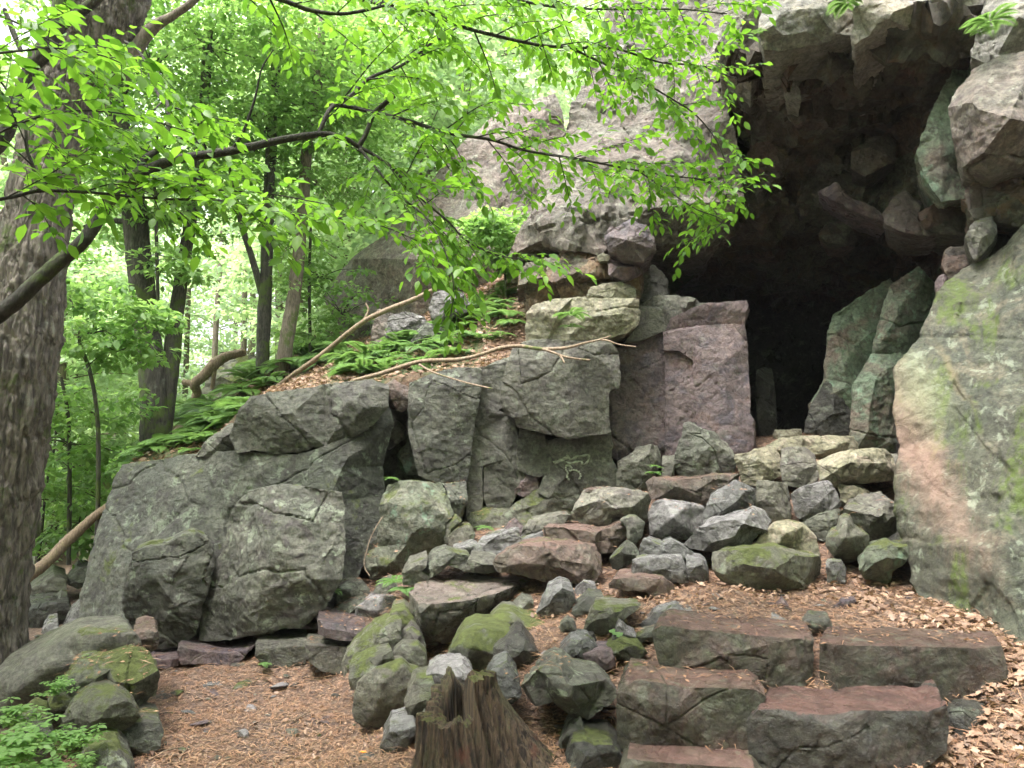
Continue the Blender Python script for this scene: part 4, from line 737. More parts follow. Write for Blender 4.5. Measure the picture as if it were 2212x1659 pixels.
def leaf_mat(name, a, b, trans=.5, hue=.5):
    m = bpy.data.materials.new(name); m.use_nodes = True; nt = m.node_tree; nt.nodes.clear(); g = NG(nt)
    at_ = g.new('ShaderNodeAttribute', attribute_name='tint'); at_.attribute_type = 'GEOMETRY'
    c = g.mix(at_.outputs['Fac'], a, b)
    p = g.new('ShaderNodeBsdfPrincipled'); p.inputs['Roughness'].default_value = .45; p.inputs['Specular IOR Level'].default_value = .35
    t = g.new('ShaderNodeBsdfTranslucent'); mx = g.new('ShaderNodeMixShader'); mx.inputs[0].default_value = trans
    tc = g.mix(1.0, c, (1.7, 1.7, 1.1), 'MULTIPLY')
    g.link(c, p.inputs['Base Color']); g.link(tc, t.inputs['Color']); g.link(p.outputs[0], mx.inputs[1]); g.link(t.outputs[0], mx.inputs[2])
    o = g.new('ShaderNodeOutputMaterial'); g.link(mx.outputs[0], o.inputs['Surface']); return m
M['lf1'] = leaf_mat('elm_leaf', (.075, .175, .022), (.18, .335, .045), .52)
M['lf2'] = leaf_mat('woodland_leaf', (.11, .22, .06), (.25, .38, .15), .55)
M['lf3'] = leaf_mat('hazed_far_leaf', (.26, .38, .24), (.46, .56, .42), .55)  # distance haze put into the leaf colour: paler and mintier than nearer leaves
M['frn'] = leaf_mat('fern_frond', (.075, .155, .045), (.17, .28, .10), .4)
M['dry'] = leaf_mat('dry_oak_leaf', (.13, .075, .05), (.40, .27, .19), .15)
M['ndl'] = leaf_mat('pine_needle', (.19, .095, .055), (.42, .25, .15), .05)

def spline(pts, n):
    P = np.array(pts, float); P = np.vstack([2*P[0]-P[1], P, 2*P[-1]-P[-2]]); k = len(P)-3
    t = np.linspace(0, k-1e-6, n); i = t.astype(int); u = (t-i)[:, None]
    a, b, c, d = P[i], P[i+1], P[i+2], P[i+3]
    return .5*((2*b)+(-a+c)*u+(2*a-5*b+4*c-d)*u*u+(-a+3*b-3*c+d)*u**3)
class Acc:
    def __init__(s): s.v = []; s.f = []; s.n = 0; s.t = []
    def add(s, v, f, t=None): s.v.append(v); s.f.append(f+s.n); s.n += len(v); s.t.append(np.zeros(len(v)) if t is None else t)
    def mesh(s, name, attr=False, smooth=True):
        me = mesh_np(name, np.vstack(s.v), np.vstack(s.f), smooth)
        if attr: set_attr(me, 'tint', np.concatenate(s.t))
        return me
def tube(acc, pts, rad, nr=24, ns=8, bump=0.0, seed=0, bf=8, zs=.22):
    """pts list of (x,y,z), rad list"""
    n = nr; Q = spline([list(p)+[r] for p, r in zip(pts, rad)], n); C = Q[:, :3]; r = np.maximum(Q[:, 3], .0006)
    T = np.gradient(C, axis=0); T /= np.linalg.norm(T, axis=1)[:, None]+1e-9
    up = np.tile([0.31, .95, .05], (n, 1)) if abs(T[:, 2]).mean() > .5 else np.tile([0, 0, 1.0], (n, 1))
    A = np.cross(T, up); A /= np.linalg.norm(A, axis=1)[:, None]+1e-9; B = np.cross(T, A)
    th = np.linspace(0, 2*np.pi, ns, endpoint=False)
    dirs = A[:, None]*np.cos(th)[None, :, None]+B[:, None]*np.sin(th)[None, :, None]
    V = C[:, None]+dirs*r[:, None, None]
    V = V.reshape(-1, 3)
    if bump:
        D = dirs.reshape(-1, 3); q = V*np.array([bf, bf, bf*zs]); rr = np.repeat(r, ns)
        h = np.abs(fbm(q+.25*np.stack([fbm(V, 6, 2, seed+5)]*3, 1)*1.2, 1, 4, seed, .55)); V = V + D*((h*2.6-.35)*bump*rr)[:, None]
        V = V + D*(.06*rr*fbm(V, 2.5, 2, seed+8))[:, None]
    i = np.arange(n-1)[:, None]*ns+np.arange(ns)[None]; j = np.arange(n-1)[:, None]*ns+(np.arange(ns)+1)[None] % ns
    Fc = np.stack([i, j, j+ns, i+ns], -1).reshape(-1, 4)
    acc.add(V, Fc); 
    ce = np.array([[*C[0]], [*C[-1]]]); m0 = len(V)
    a0 = np.arange(ns); acc.add(np.vstack([V[:ns], V[-ns:], ce]), np.vstack([np.stack([a0, (a0+1) % ns, np.full(ns, 2*ns), np.full(ns, 2*ns)], 1)[:, [0, 1, 2]].repeat(1, 0)[:, [0, 1, 2, 2]],
        np.stack([ns+a0, ns+(a0+1) % ns, np.full(ns, 2*ns+1)], 1)[:, [0, 1, 2, 2]]])) if False else None
    return C, r
_LT = np.array([[0, 0, 0], [-.26, .28, .05], [0, .3, 0], [.26, .28, .05], [-.24, .62, .04], [0, .62, -.02], [.24, .62, .04], [0, 1, -.10]])   # pointed oval blade folded along the midrib
_LF = np.array([[0, 2, 1, 1], [0, 3, 2, 2], [1, 2, 5, 4], [2, 3, 6, 5], [4, 5, 7, 7], [5, 6, 7, 7]])
_DT = np.array([[0, 0, 0], [-.28, .45, .06], [.28, .45, .06], [0, 1, -.05]]); _DF = np.array([[0, 2, 3, 1]])
def leaves(acc, pos, dirs, nrm, size, tint, simple=False, width=1.0):
    """many leaves at once: pos, growth direction, blade normal"""
    tv, tf = (_DT, _DF) if simple else (_LT, _LF)
    pos = np.asarray(pos); y = dirs/(np.linalg.norm(dirs, axis=1)[:, None]+1e-9)
    x = np.cross(y, nrm); x /= np.linalg.norm(x, axis=1)[:, None]+1e-9; z = np.cross(x, y)
    s = size[:, None, None]
    V = pos[:, None]+s*(tv[None, :, 0:1]*x[:, None]*width+tv[None, :, 1:2]*y[:, None]+tv[None, :, 2:3]*z[:, None])
    k = len(tv); N = len(pos)
    acc.add(V.reshape(-1, 3), (tf[None]+np.arange(N)[:, None, None]*k).reshape(-1, 4), np.repeat(tint, k))
def tri_clean(acc):
    return acc
def leafmesh(acc, name):
    # faces with a repeated last index are triangles
    V = np.vstack(acc.v); Fc = np.vstack(acc.f); t = np.concatenate(acc.t)
    tri = Fc[:, 2] == Fc[:, 3]
    me = bpy.data.meshes.new(name); me.vertices.add(len(V)); me.vertices.foreach_set('co', V.astype(np.float32).ravel())
    cnt = np.where(tri, 3, 4); tot = int(cnt.sum()); me.loops.add(tot)
    mask = np.ones_like(Fc, bool); mask[tri, 3] = False
    me.loops.foreach_set('vertex_index', Fc[mask].astype(np.int32))
    st = np.r_[0, np.cumsum(cnt)[:-1]]; me.polygons.add(len(Fc)); me.polygons.foreach_set('loop_start', st.astype(np.int32)); me.polygons.foreach_set('loop_total', cnt.astype(np.int32))
    me.update(calc_edges=True); set_attr(me, 'tint', t); return me
def thing(name, loc, label, cat, group=None):
    o = bpy.data.objects.new(name, None); col.objects.link(o); o.location = loc; o.empty_display_size = .1; return tag(o, label, cat, group)
def part(name, me, m, parent, label=None):
    o = new_obj(name, me, m, parent); o.location = -Vector(parent.location)
    if label: o['label'] = label
    return o

# ------------------------------------------------------------ the big oak at the left
def px(r, d): return r/F*d
def tree_pts(L, d=None, f='D'):
    out = []; rad = []
    for q in L:
        x, y, r = q[:3]; dd = q[3] if len(q) > 3 else d; out.append(tuple(fat(f, x, y, dd))); rad.append(px(r*FR[f][2], dd))
    return out, rad
oak = thing('oak_tree', at(10, 1440, 4.75), 'thick oak trunk with deeply ridged bark leaning right at the left edge', 'tree')
A = Acc(); p, r = tree_pts([(-48,1520,95,4.75),(-34,1430,74,4.75),(-14,1200,68,4.75),(10,1000,72,4.75),(35,800,75,4.75),(62,600,68,4.8),(90,420,62,4.85),(132,250,62,4.9),(180,130,74,4.95),(225,0,82,5.0),(250,-120,80,5.1)])
tube(A, p, r, 700, 230, .12, 3, 30, zs=.13); part('trunk', A.mesh('trunk'), M['oak'], oak)
A = Acc(); p, r = tree_pts([(262,170,16),(292,110,15),(330,60,12),(370,36,9),(420,0,8),(470,-60,7)], 5.0); tube(A, p, r, 40, 12, .12, 4); part('limb', A.mesh('limb'), M['brb'], oak)

# ------------------------------------------------------------ the overhanging branch with its leaves
def side_twigs(A, LV, C, r, step, L0, L1, seed, droop=.14, leaf=.053, start=.15, dens=.021, plane=None, depth=0, flat=.45):
    rr = np.random.default_rng(seed); n = len(C); seg = np.linalg.norm(np.diff(C, axis=0), axis=1); s = np.r_[0, np.cumsum(seg)]; tot = s[-1]
    k = start*tot; side = 1
    while k < tot:
        i = min(n-2, np.searchsorted(s, k)); t = C[i+1]-C[i]; t = t/np.linalg.norm(t)
        lat = np.cross(t, [0, 0, 1.0]); lat /= np.linalg.norm(lat)+1e-9
        dirv = t*.75+lat*side*.8+np.array([0, 0, 1])*rr.normal(0, flat); dirv /= np.linalg.norm(dirv)
        frac = k/tot; L = (L0+(L1-L0)*frac)*rr.uniform(.6, 1.25)
        p0 = C[i]; p1 = p0+dirv*L*.5+np.array([0, 0, rr.normal(0, .05)*L]); p2 = p0+dirv*L+np.array([0, 0, -droop*L])+rr.normal(0, .05*L, 3)
        tr = min(r[i]*.55, .004) if depth == 0 else .0012
        C2, r2 = tube(A, [p0, p1, p2], [tr, tr*.7, .0007], 8, 4)
        if depth == 0 and L > .22: side_twigs(A, LV, C2, r2, L*.2, L*.5, L*.25, seed*7+int(k*1000), droop, leaf, .25, dens, depth=1, flat=flat*.6)
        m = max(2, int(L/dens)); tt = np.linspace(.18, 1, m)
        Q = spline([p0, p1, p2], m*3)[(tt*(m*3-1)).astype(int)]
        d2 = np.gradient(Q, axis=0) if m > 2 else np.tile(dirv, (m, 1)); d2 /= np.linalg.norm(d2, axis=1)[:, None]+1e-9
        la = np.cross(d2, [0, 0, 1.0]); sg = np.where(np.arange(m) % 2 == 0, 1, -1)[:, None]
        ld = d2*.55+la*sg*.85+np.array([0, 0, -1])*rr.uniform(.0, .6, (m, 1))+rr.normal(0, .16, (m, 3)); ld[-1] = d2[-1]+[0, 0, -.4]
        nm = np.array([0, 0, 1.0])+rr.normal(0, .38, (m, 3))
        LV.append((Q, ld, nm, leaf*rr.uniform(.55, 1.15, m), np.clip(rr.normal(.45, .28, m), 0, 1)))
        k += step*rr.uniform(.6, 1.4); side = -side
lm = thing('leafy_branch', at(-60, 720, 2.5), 'long mossy dark branch of pointed green leaves reaching from the left edge across the picture', 'branch')
main, mr = tree_pts([(-1150,1700,42,2.0),(-800,1350,34,2.1),(-450,1020,26,2.2),(-160,790,19,2.35),(-40,705,18,2.4),(30,655,17,2.42),(100,590,15.5,2.45),(180,520,14,2.5),(213,470,14,2.53),(250,415,13,2.56),(300,376,12,2.6),(380,345,10,2.65),(500,326,9,2.7),(620,300,8,2.75),(700,290,7,2.8),(745,300,5.5,2.82),(776,318,5,2.85)])
A = Acc(); tube(A, main[:11], mr[:11], 130, 16, .12, 9, 20); part('mossy_limb', A.mesh('mossy_limb'), M['mlb'], lm, 'moss covered lower end of the branch')
A = Acc(); LV = []
C, r = tube(A, main[9:], mr[9:], 60, 12, .1, 10, 30)
def seg(L, f, st=.3,  L0=.34, L1=.22, seed=0, start=.05, **k):
    p, r_ = tree_pts(L, None, f); C_, rr_ = tube(A, p, r_, 40, 7, .08, seed, 30)
    if L0: side_twigs(A, LV, C_, rr_, st*.74, L0, L1, seed+50, start=start, **k)
    return C_
D_ = 'D'
seg([(690,285,5,2.8),(705,250,5,2.82),(720,230,5,2.85),(760,205,4.5,2.9),(800,168,4,2.95),(870,140,3.5,3.05),(930,95,3,3.1),(965,75,2.5,3.15),(1010,40,2,3.2)], D_, .09, .42, .35, 1)
seg([(712,228,5,2.85),(740,228,5,2.87),(805,242,4.5,2.9),(880,260,4.2,2.95),(970,288,4,3.0),(1062,302,3.5,3.05),(1135,325,3,3.1),(1245,343,2.6,3.2),(1354,364,2.2,3.3),(1450,380,1.6,3.4),(1540,388,1.1,3.5)], D_, .085, .48, .24, 2)
seg([(776,315,5.5,2.85),(790,290,5,2.85),(808,245,5,2.86),(830,225,5.5,2.85),(851,206,6,2.83)], D_, 1, 0, 0, 3)
seg([(776,318,5,2.85),(800,330,4,2.85),(843,358,3.6,2.85),(880,400,3,2.85),(925,442,2.6,2.85),(970,480,2.3,2.86),(1008,520,2,2.87),(1070,550,1.6,2.9),(1135,562,1.2,2.93),(1180,572,1,2.95)], D_, .07, .3, .2, 4, droop=.2)
seg([(776,320,4,2.85),(810,360,3,2.75),(860,420,2.5,2.7),(920,470,2,2.65),(960,540,1.5,2.6),(980,620,1.2,2.6),(970,700,1,2.6)], D_, .08, .3, .2, 5)
seg([(500,326,4,2.7),(525,285,3.2,2.68),(550,215,2.6,2.66),(565,150,2,2.65),(590,108,1.2,2.65)], D_, 1, 0, 0, 6)
# a higher parallel bough entering at the top
seg([(420,-60,9,2.5),(520,-30,7,2.55),(623,5,5.5,2.6),(670,22,5,2.65),(735,30,4,2.68),(790,22,3.5,2.7),(830,12,3,2.72)], D_, .09, .4, .3, 7)
seg([(735,-20,6,3.0),(790,0,6,3.0),(862,14,5.5,3.0),(935,30,5,3.02),(990,55,4.5,3.05),(1062,75,4,3.1),(1170,98,3.6,3.2),(1280,104,3,3.3),(1335,106,2.6,3.35),(1427,135,2.2,3.45),(1510,142,1.8,3.55),(1590,170,1.1,3.6)], D_, .085, .5, .24, 8)
seg([(1226,100,3,3.25),(1300,135,2.6,3.3),(1372,168,2.3,3.35),(1445,210,2,3.4),(1510,255,1.6,3.45),(1560,330,1.3,3.5),(1570,420,1,3.5),(1520,500,.8,3.5)], D_, .085, .36, .2, 9)
seg([(1000,-40,5,2.9),(1080,-10,4,2.95),(1200,15,3,3.05),(1330,20,2.5,3.15),(1470,20,2,3.25),(1570,30,1.5,3.3)], D_, .08, .45, .3, 10)
seg([(1500,385,1.8,3.45),(1560,400,1.5,3.42),(1610,418,1.2,3.4)], D_, .07, .24, .14, 11)
seg([(1380,370,2,3.3),(1440,410,1.6,3.3),(1500,450,1.2,3.3),(1560,480,1,3.3),(1480,525,.9,3.3)], D_, .07, .24, .14, 12)
# low, near twigs in front of the oak and the dark limbs at the upper left
seg([(-60,440,5,2.0),(30,425,4,2.05),(90,412,4,2.1),(200,416,3.5,2.2),(280,424,3.2,2.3),(365,430,3,2.35),(475,434,2.8,2.4),(600,460,2.4,2.45),(735,472,2,2.5),(830,490,1.5,2.5),(900,520,1.2,2.5)], D_, .055, .26, .2, 13, leaf=.058)
seg([(90,412,4,2.1),(72,362,4,2.1),(58,320,3.6,2.1),(54,270,3.2,2.1),(32,235,3,2.1),(15,195,2.5,2.1),(-20,150,2,2.1)], D_, .05, .24, .22, 14, leaf=.058)
seg([(270,90,6,3.0),(300,110,5,2.95),(325,165,5,2.9),(345,210,5,2.85),(362,225,5,2.8),(362,290,5,2.75),(352,315,7,2.72),(310,345,8,2.65),(298,372,9,2.62)], D_, .2, .3, .3, 15, bark=None) if False else seg([(270,90,3,3.0),(300,110,3.2,2.95),(325,165,3.5,2.9),(345,210,3.8,2.85),(362,225,4,2.8),(362,290,5,2.75),(352,315,6,2.72),(310,345,7,2.65),(298,372,8,2.62)], D_, .09, .3, .3, 15)
seg([(-40,120,3,1.8),(40,110,2.5,1.85),(130,105,2,1.9),(220,120,1.6,2.0),(290,150,1.2,2.1)], D_, .055, .3, .2, 16, leaf=.056)
seg([(-30,300,3,1.9),(60,260,2.5,1.95),(150,240,2,2.0),(260,245,1.6,2.1),(360,270,1.3,2.2),(450,300,1,2.3)], D_, .055, .3, .22, 17, leaf=.056)
seg([(-30,20,3,2.4),(60,60,2.5,2.4),(160,110,2,2.4),(290,130,1.6,2.5)], D_, .07, .3, .2, 18)
seg([(250,415,3,2.4),(350,400,2.5,2.35),(470,410,2,2.3),(590,420,1.6,2.3),(700,440,1.2,2.3)], D_, .06, .26, .2, 19)
part('branchwood', A.mesh('branchwood'), M['lmb'], lm)
A2 = Acc()
for Q, ld, nm, sz, tt in LV: leaves(A2, Q, ld, nm, sz, tt, width=.95)
nl = sum(len(q[0]) for q in LV); print('branch leaves', nl)
part('foliage', leafmesh(A2, 'foliage'), M['lf1'], lm)
# dark limbs at upper left
dl = thing('dark_limb', at(-30, 330, 3.3), 'black forked limb crossing in front of the oak at the upper left corner', 'branch')
A = Acc()
for L in ([(-1000,1500,34),(-650,1000,27),(-350,620,21),(-120,420,18),(-40,345,17),(10,290,16),(45,200,15),(80,120,14),(125,62,12),(200,5,11),(260,-60,10)], [(60,150,14),(100,110,17),(125,50,19),(145,-40,20)], [(10,20,5),(25,60,6),(45,110,5)]):
    p, r = tree_pts(L, 3.3); tube(A, p, r, 100, 12, .12, 21, 20)
part('limb', A.mesh('limb'), M['dkb'], dl)

# ------------------------------------------------------------ woodland behind
def spray_tree(name, trunk, bark, crown, nleaf, leafsz, leafm, label, cat='tree', group=None, seed=0, f='D', rings=60, sides=14, bump=.1, extra=(), layers=True):
    """trunk: traced centre line; crown: list of (x,y,d,rx,rz) leafy masses in metres round picture points"""
    p, r = tree_pts(trunk, None, f); t = thing(name, Vector(p[0]), label, cat, group); rr = np.random.default_rng(seed)
    A = Acc(); tube(A, p, r, rings, sides, bump, seed, 14)
    for L in extra: q, s = tree_pts(L, None, f); tube(A, q, s, 24, 7, .08, seed+3)
    cs = [(np.array(at(x, y, d)), rx, rz) for x, y, d, rx, rz in crown]
    P_ = np.array(p); LVs = Acc();
    tot = sum(rx*rx*max(rz, .3) for _, rx, rz in cs) or 1
    for c, rx, rz in cs:
        j = np.argmin(np.linalg.norm(P_-c, axis=1)); tube(A, [P_[j], (P_[j]+c)/2+[0, 0, .1*rx], c], [r[j]*.35, r[j]*.2, .008], 8, 5)
        k = max(6, int(nleaf*(rx*rx*max(rz, .3))/tot)); ns = max(3, k//34)
        for s_ in range(ns):   # flat leafy sprays spread through the mass
            th = rr.uniform(0, 6.28); rad = math.sqrt(rr.uniform(0, 1))*rx; sc_ = c+np.array([math.cos(th)*rad, math.sin(th)*rad, rr.normal(0, .45)*rz])
            m = 34; R_ = rr.uniform(.16, .4)*rx**.6
            a = rr.uniform(0, 6.28, m); q = np.sqrt(rr.uniform(0, 1, m))*R_; tilt = rr.normal(0, .22, 2)
            off = np.stack([np.cos(a)*q, np.sin(a)*q, rr.normal(0, .05*R_, m)], 1); off[:, 2] += off[:, 0]*tilt[0]+off[:, 1]*tilt[1]-.25*q*q/R_
            ld = off/(q[:, None]+.02)+rr.normal(0, .4, (m, 3)); ld[:, 2] -= .25
            leaves(LVs, sc_+off, ld, np.array([0, 0, 1.0])+rr.normal(0, .3, (m, 3)), leafsz*rr.uniform(.6, 1.2, m), np.clip(rr.normal(.5, .2)+rr.normal(0, .15, m), 0, 1), simple=True, width=1.15)
            if s_ % 5 == 0: tube(A, [c, (c+sc_)/2+[0, 0, .05], sc_], [.012*rx**.5, .006, .002], 5, 3)
    part('trunk', A.mesh('trunk'), M[bark], t)
    if LVs.n: part('crown', leafmesh(LVs, 'crown'), M[leafm], t)
    return t
spray_tree('forest_tree', [(335,975,34,8.2),(335,940,29,8.2),(332,850,27,8.2),(322,740,26,8.2),(305,600,26,8.2),(292,480,25,8.2),(275,340,24,8.2),(250,230,20,8.2),(235,60,19,8.3),(225,-120,18,8.3)], 'dkb',
  [(330,150,8.2,1.2,.6),(230,-50,8,1.2,.6),(400,300,8.4,.8,.4),(140,250,8.4,.9,.5),(150,500,8.6,.7,.35),(420,480,8.5,.6,.3)], 9000, .085, 'lf2', 'dark trunk behind the oak, thicker of the pair that share one base', seed=31, sides=40, rings=200)
spray_tree('forest_tree', [(348,965,22,8.3),(355,920,17,8.3),(370,800,16,8.3),(376,720,15.5,8.35),(392,600,14,8.4),(408,500,13,8.4),(425,400,12,8.4),(440,250,11,8.4),(450,60,10,8.4)], 'dkb',
  [(450,100,8.5,1.2,.6),(540,250,8.7,.9,.5),(470,420,8.8,.6,.3)], 6000, .085, 'lf2', 'slimmer trunk leaning right, sharing its base with the thick dark trunk', seed=32, sides=30, rings=120)
spray_tree('forest_tree', [(568,850,15,9),(567,780,14,9),(572,660,14,9),(576,570,13,9),(580,430,12,9),(590,250,11,9),(600,50,10,9)], 'dkb',
  [(600,100,9,1.2,.6),(560,330,9.2,.9,.5),(680,250,9.2,.9,.5)], 7000, .085, 'lf2', 'dark upright trunk rising behind the grey cap slab, left of the brown one', seed=33, extra=[[(568,640,9,9),(545,560,7,8.9),(520,480,6,8.8),(505,400,5,8.8),(492,350,4,8.8)]], sides=24, rings=100)
spray_tree('forest_tree', [(605,845,22,8.8),(610,800,16,8.8),(622,720,15,8.8),(638,620,14,8.9),(650,500,13,9),(658,400,12,9),(665,300,11,9),(690,150,10,9),(700,-50,9,9)], 'brb',
  [(700,120,9,1.2,.6),(760,250,9.2,.9,.5),(690,400,9.2,.7,.35),(640,530,9.3,.5,.25)], 8000, .085, 'lf2', 'brown trunk with flared base right of the dark upright one', seed=34, sides=30, rings=120)
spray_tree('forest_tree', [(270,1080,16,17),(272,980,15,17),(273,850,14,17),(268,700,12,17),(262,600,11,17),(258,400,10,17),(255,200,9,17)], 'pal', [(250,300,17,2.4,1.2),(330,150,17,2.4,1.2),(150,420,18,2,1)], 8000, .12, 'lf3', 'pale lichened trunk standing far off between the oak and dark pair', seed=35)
for i, (T_, cr, lab) in enumerate([
  ([(210,1165,5,6.9),(212,1050,4.6,6.9),(212,930,4.4,6.9),(204,850,4.2,6.9),(190,790,4,6.9),(173,745,3.6,6.9),(170,700,3,6.9),(150,640,2,6.9)], [(200,720,6.9,.55,.2),(280,660,7,.45,.15),(120,620,7,.5,.2),(250,760,6.9,.4,.12),(330,690,7.1,.35,.12)], 'thin dark crooked sapling just right of the oak trunk'),
  ([(148,1220,4.5,7.6),(150,1100,4.3,7.6),(150,960,4,7.6),(145,880,3.6,7.6),(132,815,3,7.6)], [(150,860,7.6,.55,.25),(210,900,7.6,.5,.2),(100,950,7.6,.5,.25),(260,980,7.8,.4,.2),(60,850,7.8,.5,.25)], 'thin brown sapling behind the crooked one, low bright leaves'),
  ([(80,1230,3,8.2),(90,1150,2.8,8.2),(100,1050,2.6,8.2),(118,960,2.3,8.2),(125,850,2,8.2)], [(110,1080,8,.6,.3),(170,1130,8.1,.6,.3),(220,1080,8.3,.5,.3),(80,1180,7.9,.5,.25),(150,1010,8.2,.6,.3)], 'slender bent sapling low beside the oak over the leaning log'),
  ([(258,1110,5,8.6),(245,1080,5,8.6),(232,1050,6,8.6),(215,1020,5,8.6),(180,990,4,8.6)], [(190,1010,8.8,.5,.3),(230,1100,8.9,.5,.3)], 'yellow mossy sapling bowed over in an arch'),
  ([(668,845,4,9.4),(670,760,3.8,9.4),(668,600,3.4,9.4),(672,480,3,9.4)], [(690,600,9.4,.6,.3),(740,680,9.5,.6,.3),(680,740,9.6,.5,.2)], 'thin dark sapling right of the brown trunk'),
  ([(1094,680,3,7.9),(1093,640,2.8,7.9),(1090,580,2.6,7.9),(1085,520,2.2,7.9)], [(1085,520,7.9,.35,.2),(1110,560,7.9,.3,.15),(1060,480,8,.4,.2)], 'small straight sapling among the ferns beneath the pink cliff'),
  ([(342,700,4,8),(340,600,3.8,8),(336,450,3.4,8),(330,330,3,8)], [(340,420,8,.5,.25),(370,560,8,.4,.2),(300,350,8,.5,.25)], 'thin straight sapling between the pair of dark trunks'),
  ]):
    spray_tree('sapling', T_, 'yel' if 'yellow' in lab else 'dkb', cr, 2600, .085, 'lf2', lab, 'sapling', None, 60+i, rings=40, sides=8)
# a dead broken bough and fallen branches
def fallen(name, segs, m, label, cat='branch', main='wood'):
    p, _ = tree_pts(segs[0]); t = thing(name, Vector(p[0]), label, cat)
    for i, L in enumerate(segs):
        A = Acc(); q, s = tree_pts(L); tube(A, q, s, 60 if i == 0 else 24, 10, .14, 5+i, 25); part('stem' if i == 0 else 'side_branch', A.mesh(name), M[m], t)
G_ = lambda L, d: [(*fr('g', x, y), r*.3645, dd if dd else d) for x, y, r, dd in L]
fallen('fallen_branch', [G_([(60,725,8,6.25),(90,712,11,6.2),(250,670,12,6.15),(430,612,13,6.05),(540,595,12,6.0),(700,590,12,5.9),(830,562,11,5.85),(950,522,12,5.8),(1060,510,11,5.75),(1200,528,11,5.7),(1340,520,9,5.65),(1450,492,7,5.65),(1540,472,6,5.65),(1605,450,4,5.65)], 0),
   G_([(1550,475,5,5.65),(1590,478,5,5.62),(1650,500,4,5.6),(1755,515,3.5,5.58)], 0), G_([(1190,525,9,5.7),(1240,540,8,5.66),(1330,572,7,5.62),(1400,585,6,5.6),(1482,594,6,5.6)], 0),
   G_([(470,620,8,6.0),(540,660,6,5.9),(640,695,5,5.8),(760,730,5,5.7),(900,762,4,5.6)], 0), G_([(1300,560,5,5.64),(1318,585,5,5.6),(1330,610,4,5.58)], 0)], 'ded', 'pale dead forked branch lying across the largest square block of the wall')
fallen('fallen_branch', [[(600,835,5,8.4),(640,805,5.5,8.2),(690,770,5.5,8.0),(745,725,5.5,7.8),(785,695,5.5,7.7),(830,672,5.5,7.6),(890,648,5,7.5),(950,620,4.5,7.4),(1000,600,4,7.4)], [(787,690,3,7.7),(796,670,2.4,7.7),(790,655,2,7.7)]], 'ded', 'long curved dead branch sloping up from the brown trunk to the ferns')
fallen('leaning_log', [[(40,1262,13,6.5),(100,1215,12,6.6),(150,1165,11,6.7),(205,1115,9,6.8),(240,1088,7,6.9),(265,1060,6,6.95)]], 'ded', 'bare brown log propped between the oak and the great boulder', 'log')
fallen('broken_bough', [[(395,960,7,9.5),(405,900,8,9.5),(425,850,9,9.5),(420,830,10,9.4),(440,812,11,9.4),(465,785,12,9.4),(490,770,10,9.5),(530,760,8,9.6)], [(465,785,6,9.4),(462,810,5,9.4),(458,840,4,9.4)], [(395,825,6,9.4),(420,830,8,9.4)]], 'ded', 'grey broken bough arching in front of the rounded mossy outcrop')
fallen('dead_stick', [[(*fr('l', x, y), .9, d) for x, y, d in ((1125,450,5.7),(1080,520,5.6),(1030,620,5.55),(1000,720,5.5),(980,800,5.45),(990,860,5.4),(1025,915,5.35))]], 'ded', 'thin curved stick standing in the needle filled gully', 'stick')
fallen('fallen_branch', [[(255,905,3,12),(290,900,4,12),(330,890,4.5,12),(360,882,4,12)], [(250,985,2,12),(290,975,2.4,12),(330,960,2,12)]], 'ded', 'short bare dead branch behind the thick dark trunk of the pair')
# more trees fill the wood behind; two crowns are shared by copies
def far_tree(seed, h, label=None):
    rr = np.random.default_rng(seed); t = thing('forest_tree', (0, 0, 0), label or 'x', 'tree', 'leafy trees filling the wood behind')
    A = Acc(); tube(A, [(0, 0, -1), (.05*h*rr.normal(), 0, h*.4), (.05*h*rr.normal(), .1, h)], [.15, .10, .03], 20, 8, .1, seed)
    L = Acc(); n = 260
    for s_ in range(n):
        z = rr.uniform(.02, 1.0)*h; rx = 2.4*(.75+.4*math.sin(z/h*3.1)); th = rr.uniform(0, 6.28); rad = math.sqrt(rr.uniform(.02, 1))*rx
        c = np.array([math.cos(th)*rad, math.sin(th)*rad, z]); m = 60; R_ = rr.uniform(.35, .75)
        a = rr.uniform(0, 6.28, m); q = np.sqrt(rr.uniform(0, 1, m))*R_
        off = np.stack([np.cos(a)*q, np.sin(a)*q, rr.normal(0, .06, m)-.3*q*q], 1)
        ld = off/(q[:, None]+.05)+rr.normal(0, .4, (m, 3)); ld[:, 2] -= .2
        leaves(L, c+off, ld, np.array([0, 0, 1.0])+rr.normal(0, .35, (m, 3)), .15*rr.uniform(.6, 1.25, m), np.clip(rr.normal(.5, .22)+rr.normal(0, .12, m), 0, 1), simple=True, width=1.2)
        if s_ % 4 == 0: tube(A, [(0, 0, z-.3), tuple(c*[.5, .5, 1]), tuple(c)], [.02, .015, .005], 5, 3)
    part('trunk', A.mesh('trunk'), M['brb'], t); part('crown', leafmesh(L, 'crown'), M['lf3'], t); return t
PRO = [far_tree(201, 10), far_tree(202, 12), far_tree(203, 7)]
spots = []
for (x, d, k, s) in [(-60,15,0,1),(160,15.5,2,1.0),(240,24,0,1.1),(640,15,0,.9),(470,27,0,1.2),(520,34,1,1.2),(720,22,1,1.1),(800,17,0,1),(1150,20,0,1.2),
    (-200,19,1,1),(200,34,1,1.3),(1180,27,1,1.3),(-300,14,0,1),(110,11.5,2,.7),(10,12,2,.8),(760,12,2,.8),(900,12.5,2,.9),(1000,13,0,.9)]:
    spots.append((x, d, k, s))
used = set()
WH = ['between the oak and the dark pair', 'behind the dark pair of trunks', 'beyond the great boulder', 'above the mossy outcrop', 'above the fern slope', 'at the left behind the oak']
